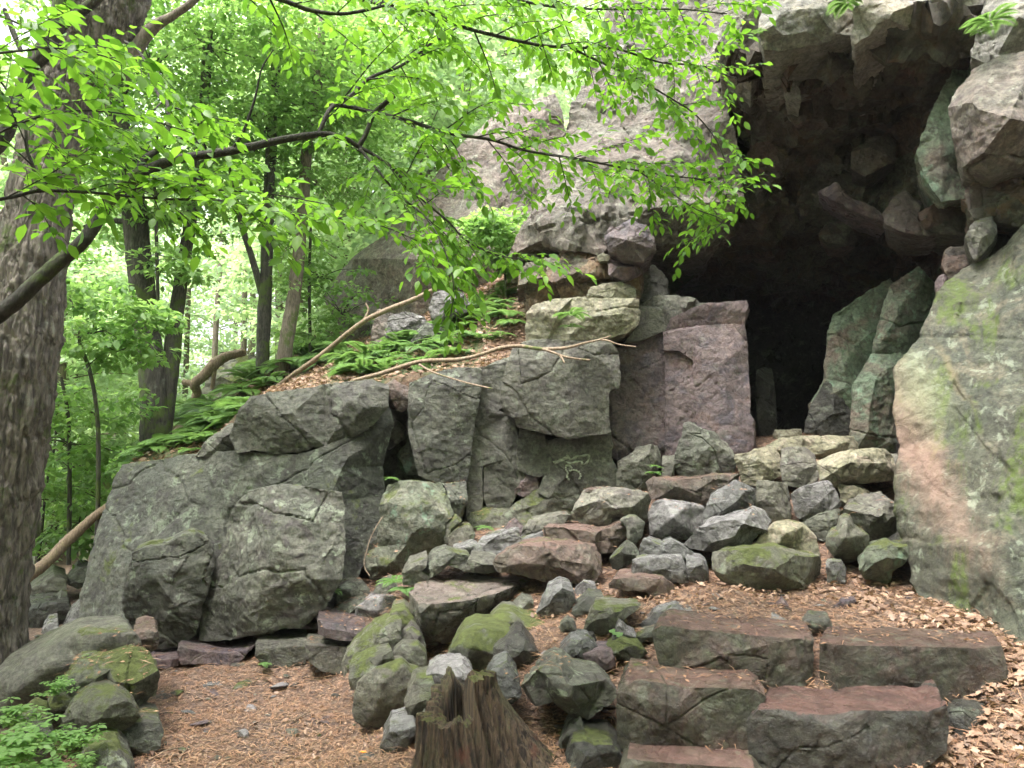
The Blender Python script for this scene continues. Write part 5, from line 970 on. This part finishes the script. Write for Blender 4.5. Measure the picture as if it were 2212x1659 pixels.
for n, (x, d, k, s) in enumerate(spots):
    u = at(x, 950, d); z = float(far_z(np.array([u.x]), np.array([d]))[0]); hz = hill_z(u.x, d)
    if hz is not None: z = max(z, hz)
    src = PRO[k]
    if k in used:
        o = src.copy(); col.objects.link(o)
        for ch in list(src.children):
            c = ch.copy(); col.objects.link(c); c.parent = o
    else: o = src; used.add(k)
    o.location = (u.x, d, z-.2); o.rotation_euler = (0, 0, n*1.7); o.scale = (s, s, s)
    o['label'] = 'leafy green forest tree, one of many filling the wood behind the boulders'; o['group'] = 'leafy trees filling the wood behind'

# the wood goes on behind and beside the viewer and over the clearing
for n, (x, y, k, s) in enumerate([(-7,-3,1,1.2),(-4,-7,0,1.3),(0,-6,1,1.3),(4,-7,0,1.3),(7,-4,1,1.2),(8.5,0,0,1.2),(-8,1,0,1.2),(-8.5,5,1,1),(2,-11,1,1.6),(-6,-12,0,1.6),(9,-11,1,1.6),(-2.5,-4.2,0,1.1),(3,-3.8,1,1.1)]):
    src = PRO[k]; o = src.copy(); col.objects.link(o)
    for ch in list(src.children):
        c = ch.copy(); col.objects.link(c); c.parent = o
    o.location = (x, y, 0); o.rotation_euler = (0, 0, n*1.3); o.scale = (s, s, s)

# slim straight trunks far in the wood
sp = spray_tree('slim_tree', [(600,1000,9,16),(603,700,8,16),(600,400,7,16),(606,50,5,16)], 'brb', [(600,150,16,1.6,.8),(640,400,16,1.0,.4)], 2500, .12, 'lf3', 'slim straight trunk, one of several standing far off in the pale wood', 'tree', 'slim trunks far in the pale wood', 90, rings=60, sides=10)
b0 = sp.location.copy()
for n, (x, d, s) in enumerate([(110,15,.8),(395,17,.7),(455,22,1),(520,20,.9),(735,19,1),(820,21,1.1),(905,18,.8),(960,23,1),(1010,20,.8),(1060,18,.7),(60,20,1),(180,22,1.1)]):
    u = at(x, 1000, d); o = sp.copy(); col.objects.link(o)
    for ch in list(sp.children):
        c = ch.copy(); col.objects.link(c); c.parent = o
    hz = hill_z(u.x, d); z = max(float(far_z(np.array([u.x]), np.array([d]))[0]), hz if hz is not None else -9)
    o.location = (u.x, d, z-.2); o.rotation_euler = (0, 0, n*1.9); o.scale = (s, s, 1)
# ------------------------------------------------------------ stump
st = thing('tree_stump', fat('j', 950, 1560, 3.05), 'rotten hollow tree stump with ragged mossy rim in the foreground', 'stump')
def stump():
    ns, nr = 360, 90; c0 = np.array(fat('j', 990, 1560, 3.12)); c1 = np.array(fat('j', 895, 1080, 3.12)); 
    th = np.linspace(0, 2*np.pi, ns, endpoint=False)       # 0 = right, 90deg = away from camera
    # rim height above the base by direction, metres
    key = [(0, .53), (35, .50), (60, .42), (85, .40), (110, .50), (140, .42), (165, .37), (185, .35), (215, .35), (250, .37), (282, .38), (290, .39), (297, .52), (330, .545), (360, .53)]
    H = np.interp(np.degrees(th), [k[0] for k in key], [k[1] for k in key])
    jag = np.array([np.cos(th)*3, np.sin(th)*3, th*0]).T; H = H+.022*tetra(jag, .9, 4)/.9+.012*np.abs(vnoise(jag, 9, 8))
    zb = -.12; V = []; 
    for i in range(nr):
        t = i/(nr-1); z = zb+(H-zb)*t; tt = np.clip(z/.5, -.3, 1)
        R0 = .165+.12*(1-tt)**1.4; R0 = R0*(1+.8*np.maximum(0, np.cos(th-.0))**2*(1-tt)**1.0)
        q = np.stack([np.cos(th)*1.0, np.sin(th)*1.0, z*.25], 1)
        g = np.abs(fbm(q, 5.5, 3, 3, .6)); gr = -np.abs(tetra(q, .22, 9)); rad = R0*(1+.30*(g-.2)+.95*gr)+.006*fbm(q*np.array([1, 1, 6]), 22, 3, 5)
        cx = -.075*tt
        V.append(np.stack([cx+np.cos(th)*rad, np.sin(th)*rad*.9, z], 1))
    outer = len(V)
    thick = .055+.04*np.abs(fbm(np.stack([np.cos(th), np.sin(th), th*0], 1), 4, 2, 6))
    for i in range(26):
        t = i/25; base = V[outer-1]; cx = -.075; v = base.copy(); z = H-(H-.12)*t
        d = np.stack([v[:, 0]-cx, v[:, 1]], 1); L = np.linalg.norm(d, axis=1)[:, None]; d = d/L
        q = np.stack([np.cos(th), np.sin(th), z*.3], 1); rr_ = np.maximum(.01, L[:, 0]-thick*(1 if i else .75)-t*.05-.02*np.abs(fbm(q, 6, 3, 12))*(i > 0))
        v[:, 0] = cx+d[:, 0]*rr_; v[:, 1] = d[:, 1]*rr_; v[:, 2] = z+(.008 if i == 0 else 0); V.append(v)
    n = len(V); V = np.vstack(V); i = np.arange(n-1)[:, None]*ns+np.arange(ns)[None]; j = np.arange(n-1)[:, None]*ns+((np.arange(ns)+1) % ns)[None]
    Fc = np.stack([i, j, j+ns, i+ns], -1).reshape(-1, 4); a = outer-1
    fo = Fc[:(a)*ns]; fi = Fc[a*ns:]
    cap = len(V); V = np.vstack([V, [[-.075, 0, .12]]])
    base = np.array(st.location); base[2] = 0
    zoff = float(fat('j', 700, 1160, 3.0).z-.43)
    V = V+np.array([base[0]+.005, 3.12, zoff])
    return V, fo, fi
V, fo, fi = stump()
m, nt, p_ = mat('rotten_wood'); g = NG(nt)
w1 = g.noise(1, 8, .7, .6, v=g.vec((55, 55, 4))); w2 = g.noise(6, 8, .7, seed=3)
c = g.mix(g.ramp(w1, .38, .62), (.022, .014, .010), (.15, .10, .065)); c = g.mix(g.ramp(w2, .5, .65, 0, .7), c, (.11, .10, .055)); c = g.mix(g.ramp(g.noise(4, 5, seed=6), .58, .66, 0, .6), c, (.16, .05, .03))
nn = g.new('ShaderNodeSeparateXYZ'); g.link(g.pos.outputs['Normal'], nn.inputs[0])
mo = g.ramp(g.math('ADD', g.math('MULTIPLY', nn.outputs['Z'], .45), g.noise(6, 9, .75, seed=9)), .80, 1.0, 0, .75)
c = g.mix(mo, c, (.12, .14, .03)); g.link(c, p_.inputs['Base Color']); p_.inputs['Roughness'].default_value = .85
b = g.bump(w1, 1, .04); b = g.bump(g.noise(60, 6, .8), .8, .008, b); g.link(b, p_.inputs['Normal']); M['rot'] = m
part('bark_shell', mesh_np('bark_shell', V, fo), M['rot'], st)
part('hollow_core', mesh_np('hollow_core', V, fi), M['rot'], st, 'dark crumbling inner wood of the hollow')

# ------------------------------------------------------------ leaf litter and needles
def normal_up(x, y, f_=gz_full):
    e = .02; z = f_(x, y); zx = (f_(x+e, y)-z)/e; zy = (f_(x, y+e)-z)/e
    n = np.stack([-zx, -zy, np.ones_like(x)], 1); return z, n/np.linalg.norm(n, axis=1)[:, None]
_OT = []   # lobed dry oak leaf outline
for a_, w_ in ((0, .03), (.12, .10), (.2, .05), (.34, .27), (.42, .12), (.58, .30), (.66, .12), (.82, .20), (1, .0)): _OT.append((a_, w_))
def oak_leaf():
    L = [(-w_, a_) for a_, w_ in _OT]; Rr = [(w_, a_) for a_, w_ in _OT]
    v = []; f = []
    for (lx, y), (rx, _) in zip(L, Rr): v += [(lx, y, .10*abs(lx)+.06*math.sin(y*4)), (0, y, .06*math.sin(y*4)), (rx, y, .16*rx+.06*math.sin(y*4))]
    for i in range(len(L)-1): f += [(3*i, 3*i+1, 3*i+4, 3*i+3), (3*i+1, 3*i+2, 3*i+5, 3*i+4)]
    return np.array(v, float), np.array(f)
_OV, _OF = oak_leaf()
def scatter(kind, pts, nrm, sz, tint, acc, rr, lift=.006):
    n = len(pts); a = rr.uniform(0, 6.28, n); d = np.stack([np.cos(a), np.sin(a), rr.normal(0, .12 if kind != 'leaf' else .3, n)], 1)
    nn = nrm+rr.normal(0, .12 if kind != 'leaf' else .38, (n, 3)); pts = pts+nrm*lift*rr.uniform(.4, 1.8, n)[:, None]
    if kind == 'leaf':
        y = d/np.linalg.norm(d, axis=1)[:, None]; x = np.cross(y, nn); x /= np.linalg.norm(x, axis=1)[:, None]; z = np.cross(x, y)
        s = sz[:, None, None]; curl = rr.uniform(-1.5, 2.5, n)[:, None, None]
        V = pts[:, None]+s*(_OV[None, :, 0:1]*x[:, None]+(_OV[None, :, 1:2]-.5)*y[:, None]+_OV[None, :, 2:3]*curl*z[:, None])
        acc.add(V.reshape(-1, 3), (_OF[None]+np.arange(n)[:, None, None]*len(_OV)).reshape(-1, 4), np.repeat(tint, len(_OV)))
    elif kind == 'needle':
        leaves(acc, pts, d, nn, sz, tint, simple=True, width=.07)
    else: leaves(acc, pts, d, nn, sz, tint, simple=True, width=rr.uniform(.4, .8))
def pts_in(n, xr, yr, rr, poly=None):
    x = rr.uniform(*xr, n); y = rr.uniform(*yr, n); return x, y
rr = np.random.default_rng(5)
n = 52000; x = rr.uniform(-2.6, 2.9, n); y = 2.7+4.2*rr.uniform(0, 1, n)**1.6
z, nm = normal_up(x, y)
A = Acc(); scatter('chip', np.stack([x, y, z], 1), nm, rr.uniform(.008, .028, n), np.clip(rr.beta(1.3, 1.6, n), 0, 1), A, rr)
tag(new_obj('leaf_litter', leafmesh(A, 'leaf_litter'), M['dry']), 'crumbled tan leaf bits covering the paths', None, None, 'stuff')
n = 46000; x = rr.uniform(-2.6, 2.9, n); y = 2.7+4.2*rr.uniform(0, 1, n)**1.6; z, nm = normal_up(x, y)
A = Acc(); scatter('needle', np.stack([x, y, z], 1), nm, rr.uniform(.05, .11, n), np.clip(rr.beta(1.3, 1.3, n), 0, 1), A, rr, .008)
tag(new_obj('pine_needles', leafmesh(A, 'pine_needles'), M['ndl']), 'orange brown pine needles strewn over the paths', None, None, 'stuff')
# whole dry oak leaves drifted mostly at the right and in hollows
A = Acc()
for cx, cy, r_, k, s in ((2020,1330,.35,260,.075),(2130,1385,.22,180,.08),(2190,1450,.2,160,.085),(2150,1600,.35,330,.085),(1900,1290,.3,160,.065),(2060,1380,.2,120,.08),(1500,1290,.35,200,.055),(1340,1225,.2,150,.05),(1300,1300,.35,150,.055),
                         (1700,1280,.4,170,.055),(1350,1400,.3,110,.05),(1770,1655,.3,120,.06),(1200,1500,.15,40,.05),(930,1480,.1,40,.05),(820,1600,.3,60,.05),(700,1550,.9,260,.04),(500,1500,.8,200,.04),(1890,1200,.12,60,.06),(2230,1650,.4,200,.085),(1120,1280,.25,110,.05),(450,1640,.6,120,.045)):
    d = ground_d(cx, min(cy, 1655)); q = at(cx, cy, d); a = rr.uniform(0, 6.28, k); rad = np.sqrt(rr.uniform(0, 1, k))*r_
    x = q.x+np.cos(a)*rad*1.3; y = q.y+np.sin(a)*rad; z, nm = normal_up(x, y)
    scatter('leaf', np.stack([x, y, z], 1), nm, .8*s*rr.uniform(.5, 1.15, k), np.clip(rr.beta(1.1, 1.3, k), 0, 1), A, rr, .016)
tag(new_obj('fallen_oak_leaves', leafmesh(A, 'fallen_oak_leaves'), M['dry']), 'curled dry oak leaves drifted in the hollows', None, None, 'stuff')
# litter lying on ledges and rock tops: dropped straight down on what is there
dg = bpy.context.evaluated_depsgraph_get(); dg.update()
def drop(x, y, z0=9.0):
    hit, loc, nrm, idx, ob, mt = sc.ray_cast(dg, Vector((x, y, z0)), Vector((0, 0, -1)))
    return (loc, nrm, ob) if hit else None
A = Acc(); B_ = Acc(); Pn = []; Nn = []
for (fx, fy, d, sx, sy, k) in ((760,1350,5.1,.5,.25,500),(600,1380,5.3,.5,.2,300),(880,822,6.8,.25,.2,200),(950,780,6.9,.3,.3,240),(1080,760,7.0,.2,.3,240),(420,985,6.6,.5,.12,300),(680,978,6.2,.6,.1,60),(250,1430,4.1,.35,.25,300),(830,1235,5.8,.2,.3,260),(1000,1080,6,.3,.1,60),(1700,1355,3.6,.5,.2,120),(1850,1375,3.6,.6,.1,100),(1500,1480,3.3,.3,.1,100),(1050,1140,5.9,.3,.3,160),(1400,1130,5.4,.6,.4,240),(1750,1180,5.1,.5,.4,200),(1150,1500,3.3,.15,.12,80)):
    q = at(fx, fy, d)
    for _ in range(k):
        h = drop(q.x+rr.uniform(-sx, sx), q.y+rr.uniform(-sy, sy), q.z+.35)
        if h and h[1].z > .45 and h[2] and not h[2].name.startswith(('foliage', 'crown', 'branchwood')): Pn.append(h[0][:]); Nn.append(h[1][:])
Pn = np.array(Pn); Nn = np.array(Nn); k = len(Pn); hf = rr.uniform(0, 1, k) < .55
scatter('needle', Pn[hf], Nn[hf], rr.uniform(.04, .09, hf.sum()), rr.uniform(0, 1, hf.sum()), A, rr)
scatter('chip', Pn[~hf], Nn[~hf], rr.uniform(.01, .035, (~hf).sum()), rr.uniform(0, 1, (~hf).sum()), A, rr)
tag(new_obj('ledge_needles', leafmesh(A, 'ledge_needles'), M['ndl']), 'needles and crumbs caught on ledges and stone tops', None, None, 'stuff')
n = 9000; hx = rr.uniform(-3.6, .8, n); hy = rr.uniform(6.5, 9.5, n); P_ = []; 
for a_, b_ in zip(hx, hy):
    h = HB.ray_cast(Vector((a_, b_, 30)), Vector((0, 0, -1)))
    if h[0]: P_.append((*h[0], *(h[1] if h[1].z > 0 else -h[1])))
P_ = np.array(P_); A = Acc(); k = len(P_); scatter('leaf', P_[:, :3], P_[:, 3:], rr.uniform(.03, .085, k), np.clip(rr.beta(1.2, 1.8, k), 0, 1), A, rr, .012)
tag(new_obj('hillside_leaves', leafmesh(A, 'hillside_leaves'), M['dry']), 'brown leaves covering the slope above the boulders', None, None, 'stuff')
# one green leaf, a piece of orange peel
def one_leaf(name, X, Y, s, m, lab, ang):
    d = ground_d(X, Y); q = at(X, Y, d); h = drop(q.x, q.y, q.z+.3); zz = h[0].z if h else q.z
    A = Acc(); v = _OV.copy(); v[:, 1] -= .5; v = v*s; v[:, 2] *= 2; c_, s_ = math.cos(ang), math.sin(ang); v[:, :2] = v[:, :2]@np.array([[c_, s_], [-s_, c_]]); A.add(v, _OF, np.full(len(v), .5))
    o = new_obj(name, leafmesh(A, name), m); o.location = (q.x, q.y, zz+.015); o.rotation_euler = (.5, .2, 0); tag(o, lab, 'leaf')
one_leaf('oak_leaf', 1332, 1412, .10, M['frn'], 'fresh green oak leaf fallen beside a small mossy stone', .8)
M['fg'] = leaf_mat('pale_green_leaf', (.4, .55, .3), (.4, .55, .3), .3)
bm = bmesh.new()
for a_ in range(3):
    r_ = bmesh.ops.create_icosphere(bm, subdivisions=2, radius=1, matrix=Matrix.Translation((a_*1.1-1.1, .25*(a_ % 2), 0))@Matrix.Diagonal((.9, .55+.1*a_, .35, 1)))
for v in bm.verts: v.co += Vector((0, 0, .12*math.sin(v.co.x*5)))*1; v.co *= .013
me = bpy.data.meshes.new('orange_peel'); bm.to_mesh(me); bm.free(); [setattr(pp, 'use_smooth', True) for pp in me.polygons]
mo_, _, po = mat('orange_rind'); po.inputs['Base Color'].default_value = (.75, .30, .03, 1); po.inputs['Roughness'].default_value = .5
o = new_obj('orange_peel', me, mo_); q = at(787, 1632, ground_d(787, 1632)); o.location = (q.x, q.y, q.z+.015); o.rotation_euler = (0, 0, -.1); tag(o, 'small scrap of bright orange peel on the path near the stump', 'peel')
# chalky loop mark on the square block: a thin crust following the stone
mm, _, pm = mat('pale_crust'); pm.inputs['Base Color'].default_value = (.25, .27, .20, 1); pm.inputs['Roughness'].default_value = .9
mk_me = mk.data; BVm = BVHTree.FromPolygons([tuple(mk.matrix_world @ v.co) if False else tuple(v.co+mk.location) for v in mk_me.vertices], [p.vertices[:] for p in mk_me.polygons])
A = Acc()
for L in ([(520,300),(600,275),(650,250),(670,235),(660,260),(600,290),(540,310)], [(670,240),(700,270),(760,240),(820,235),(870,225),(880,260),(860,300),(820,320),(800,290),(740,300),(690,310),(650,290)], [(655,330),(650,370),(670,400),(660,440),(685,478)], [(690,385),(720,375),(770,390),(795,430),(780,470)], [(650,330),(690,335),(715,360)], [(700,375),(690,390)]):
    pp = []
    cam_p = Vector((0, 0, CAMZ))
    Q = spline([(a, b, 0) for a, b in L], 30)
    for a, b, _ in Q:
        t = fat('m', a, b, 6.0)-cam_p; h = BVm.ray_cast(cam_p, t.normalized())
        if h[0]: pp.append(tuple(h[0]))
    if len(pp) > 3: tube(A, pp, [.0075*(1+.5*math.sin(k_*1.7)) for k_ in range(len(pp))], len(pp)*2, 5, .3, 3, 60)
if A.n: 
    o = new_obj('pale_crust_mark', A.mesh('pale_crust_mark'), mm, mk); o.location = -mk.location
# ------------------------------------------------------------ ferns and small plants
def fern(seed, n=9, L=.42):
    rr = np.random.default_rng(seed); A = Acc()
    for k in range(n):
        a = k/n*6.28+rr.uniform(-.3, .3); l = L*rr.uniform(.7, 1.1); up = rr.uniform(.5, .9)
        t = np.linspace(0, 1, 34); c = np.stack([np.cos(a)*l*t, np.sin(a)*l*t, l*(up*t-.75*t*t)], 1)
        d = np.gradient(c, axis=0); d /= np.linalg.norm(d, axis=1)[:, None]; s = np.cross(d, [0, 0, 1.0]); s /= np.linalg.norm(s, axis=1)[:, None]; nz = np.cross(s, d)
        w = l*.30*np.sin(np.pi*np.clip(t*.93+.1, 0, 1))**.8
        for sg in (1, -1):
            leaves(A, c[2:], s[2:]*sg+d[2:]*.35, nz[2:]+.1, w[2:], np.clip(rr.normal(.5, .2, 32), 0, 1), simple=True, width=.30)
        leaves(A, c[:1], c[-1:]-c[:1], nz[:1], np.array([l]), np.array([.2]), simple=True, width=.02)
    return leafmesh(A, 'fern')
FE = [fern(1), fern(2, 7, .34), fern(3, 11, .5)]
for me_ in FE: me_.materials.append(M['frn'])
def put_fern(X, Y, d, s, i, label, group=None, rot=None, zz=None):
    p = at(X, Y, d); z = zz if zz is not None else p.z
    o = new_obj('fern', FE[i % 3]); o.location = (p.x, p.y, z); o.scale = (s, s, s); o.rotation_euler = rot or (0, 0, i*2.1); tag(o, label, 'fern', group); return o
rr2 = random.Random(3)
for (x0, y0, x1, y1, d0, d1, k, s) in ((290,990,470,950,6.6,7.2,26,.7),(430,960,560,850,6.7,7.6,16,.7),(470,870,560,820,7.2,8.2,10,.8),(740,815,880,760,7.0,8.0,16,.75),(880,790,1130,720,7.0,7.8,30,.6),(980,690,1130,640,7.6,8.4,16,.7),(560,800,760,780,8.5,11,18,1.0),(380,900,600,800,8,11,24,1.0),(850,760,1000,690,7.4,8.4,14,.6)):
    for j in range(k):
        t = rr2.random(); X = x0+(x1-x0)*t+rr2.uniform(-20, 20); d = rr2.uniform(d0, d1); p = at(X, y0+(y1-y0)*t, d); hz = hill_z(p.x, p.y)
        if hz is None: continue
        o = put_fern(X, y0, d, s*rr2.uniform(.6, 1.2), rr2.randrange(9), 'green fern growing on the leafy slope above the boulders', 'ferns on the slope above the boulders', zz=hz)
        o.rotation_euler = (rr2.uniform(-.25, .25), rr2.uniform(-.25, .25), rr2.uniform(0, 6))
for X, Y, d, s, i, lab in ((*fr('l', 735, 1040), 5.3, .30, 1, 'single bright fern frond tuft at the foot of the lichened lower block'),(*fr('l', 1225, 975), 5.15, .38, 0, 'little fern clump behind the left end of the big flat slab'),(*fr('l', 1290, 1040), 5.0, .28, 2, 'short broad fern under the little clump'),(*fr('l', 1195, 150), 5.85, .25, 1, 'small leafy fern on top of the bluish green standing stone'),
                        (*fr('l', 1930, 540), 5.75, .3, 1, 'pale fern at the foot of the tall narrow slab'),(*fr('g', 1370, 330), 5.72, .4, 0, 'fern sprouting from the crack of the thick tan ledge block'),(*fr('g', 1375, 400), 5.75, .36, 1, 'lower fern hanging in the crack of the thick tan ledge block'),
                        (*fr('m', 1520, 340), 5.85, .2, 1, 'tiny fern beside the splintered olive block'),(*fr('m', 1515, 410), 5.85, .18, 2, 'tiniest fern just below the other beside the splintered olive block'),(*fr('c', 1930, 130), 4.6, .42, 0, 'fern sprouting at the top right corner above the jutting boulder'),(*fr('c', 1880, 190), 4.6, .3, 1, 'lower small fern at the top right corner'),(*fr('c', 1090, 20), 5.0, .35, 2, 'grassy fern tuft in the crack of the overhang lip'),(*fr('c', 560, 190), 5.2, .2, 1, 'tiny green tuft on the left part of the overhang lip'),
                        (1425, 1010, 5.9, .12, 1, 'tiny seedling by the foot of the smooth purple slab'),(*fr('i', 1625, 890), 5.0, .12, 2, 'tiny green seedling at the corner of the thick squarish step')):
    put_fern(X, Y, d, s, i, lab)
def plant(seed, n, s, ls):
    rr = np.random.default_rng(seed); A = Acc()
    for k in range(n):
        a = rr.uniform(0, 6.28); r0 = rr.uniform(0, .5)*s; h = rr.uniform(.3, 1)*s*.6; c = np.array([math.cos(a)*r0, math.sin(a)*r0, h]); m = 7
        b = np.linspace(0, 6.28, m, endpoint=False)+rr.uniform(0, 1); d = np.stack([np.cos(b), np.sin(b), rr.normal(-.1, .15, m)], 1)
        leaves(A, np.tile(c, (m, 1))+d*.01, d, np.array([0, 0, 1.0])+rr.normal(0, .2, (m, 3)), ls*rr.uniform(.7, 1.1, m), np.clip(rr.normal(.5, .2, m), 0, 1), simple=False, width=.9)
        leaves(A, np.array([[c[0]*.3, c[1]*.3, 0]]), np.array([[c[0]*.7, c[1]*.7, c[2]]]), np.array([[1.0, 0, 0]]), np.array([np.linalg.norm(c)]), np.array([.3]), simple=True, width=.02)
    return leafmesh(A, 'woodland_plant')
PL = [plant(1, 45, .35, .05), plant(2, 30, .28, .045)]
for me_ in PL: me_.materials.append(M['lf2'])
for X, Y, d, s, i, lab in ((40,1600,3.2,1.0,0,'bushy green plant in the bottom left corner'),(110,1650,3.1,.9,1,'leafy plant at the bottom edge by the greenish stone'),(30,1530,3.5,.9,1,'leafy plant at the left edge below the long rounded boulder'),(150,1590,3.35,.7,0,'low plant spreading toward the speckled grey boulder'),(200,1420,4.15,.45,1,'small twig of leaves over the long rounded boulder'),(120,1480,3.8,.5,0,'low sprig on the left flank of the large mossy boulder'),(-30,1650,3.0,1.1,0,'plant cut by the left edge in the bottom corner'),(190,1640,3.3,.5,1,'sprig touching the cut off grey stone')):
    p = at(X, Y, d); o = new_obj('woodland_plant', PL[i]); o.location = (p.x, p.y, p.z-.12*s); o.scale = (s, s, s*.8); o.rotation_euler = (0, 0, i+X); tag(o, lab, 'plant')
print('verts', sum(len(o.data.vertices) for o in bpy.data.objects if o.type == 'MESH'))

bm = bmesh.new(); bmesh.ops.create_cube(bm, size=1); 
for v in bm.verts: v.co = Vector((v.co.x*90, v.co.y*90+20, (v.co.z+.5)*32-4))
me = bpy.data.meshes.new('haze'); bm.to_mesh(me); bm.free()
hm = bpy.data.materials.new('misty_air'); hm.use_nodes = True; nt = hm.node_tree; nt.nodes.clear()
ho = nt.nodes.new('ShaderNodeOutputMaterial'); pv = nt.nodes.new('ShaderNodeVolumePrincipled'); pv.inputs['Color'].default_value = (.93, .97, 1, 1); pv.inputs['Density'].default_value = .0006; nt.links.new(pv.outputs[0], ho.inputs['Volume'])
tag(new_obj('haze', me, hm), 'thin pale mist in the woodland air', None, None, 'stuff')

# twigs and bark scraps on the path
for k_ in range(26):
    X, Y = rr2.uniform(340, 900) if k_ % 2 else rr2.uniform(1100, 2000), rr2.uniform(1450, 1650) if k_ % 2 else rr2.uniform(1285, 1330)
    d = ground_d(X, Y); q = at(X, Y, d); a_ = rr2.uniform(0, 3.14); L_ = rr2.uniform(.04, .14); A = Acc()
    pp = []
    for t_ in (-1, -.3, .4, 1):
        x_, y_ = q.x+math.cos(a_)*L_*t_+rr2.uniform(-.01, .01), q.y+math.sin(a_)*L_*t_; pp.append((x_, y_, float(gz_full(np.array([x_]), np.array([y_]))[0])+.012))
    tube(A, pp, [.004, .0045, .0035, .002], 14, 5, .2, k_)
    o = recentre(new_obj('fallen_twig', A.mesh('fallen_twig'), M['ded' if k_ % 3 else 'lmb'])); tag(o, 'short dead twig lying in the litter of the paths', 'twig', 'twigs in the path litter')
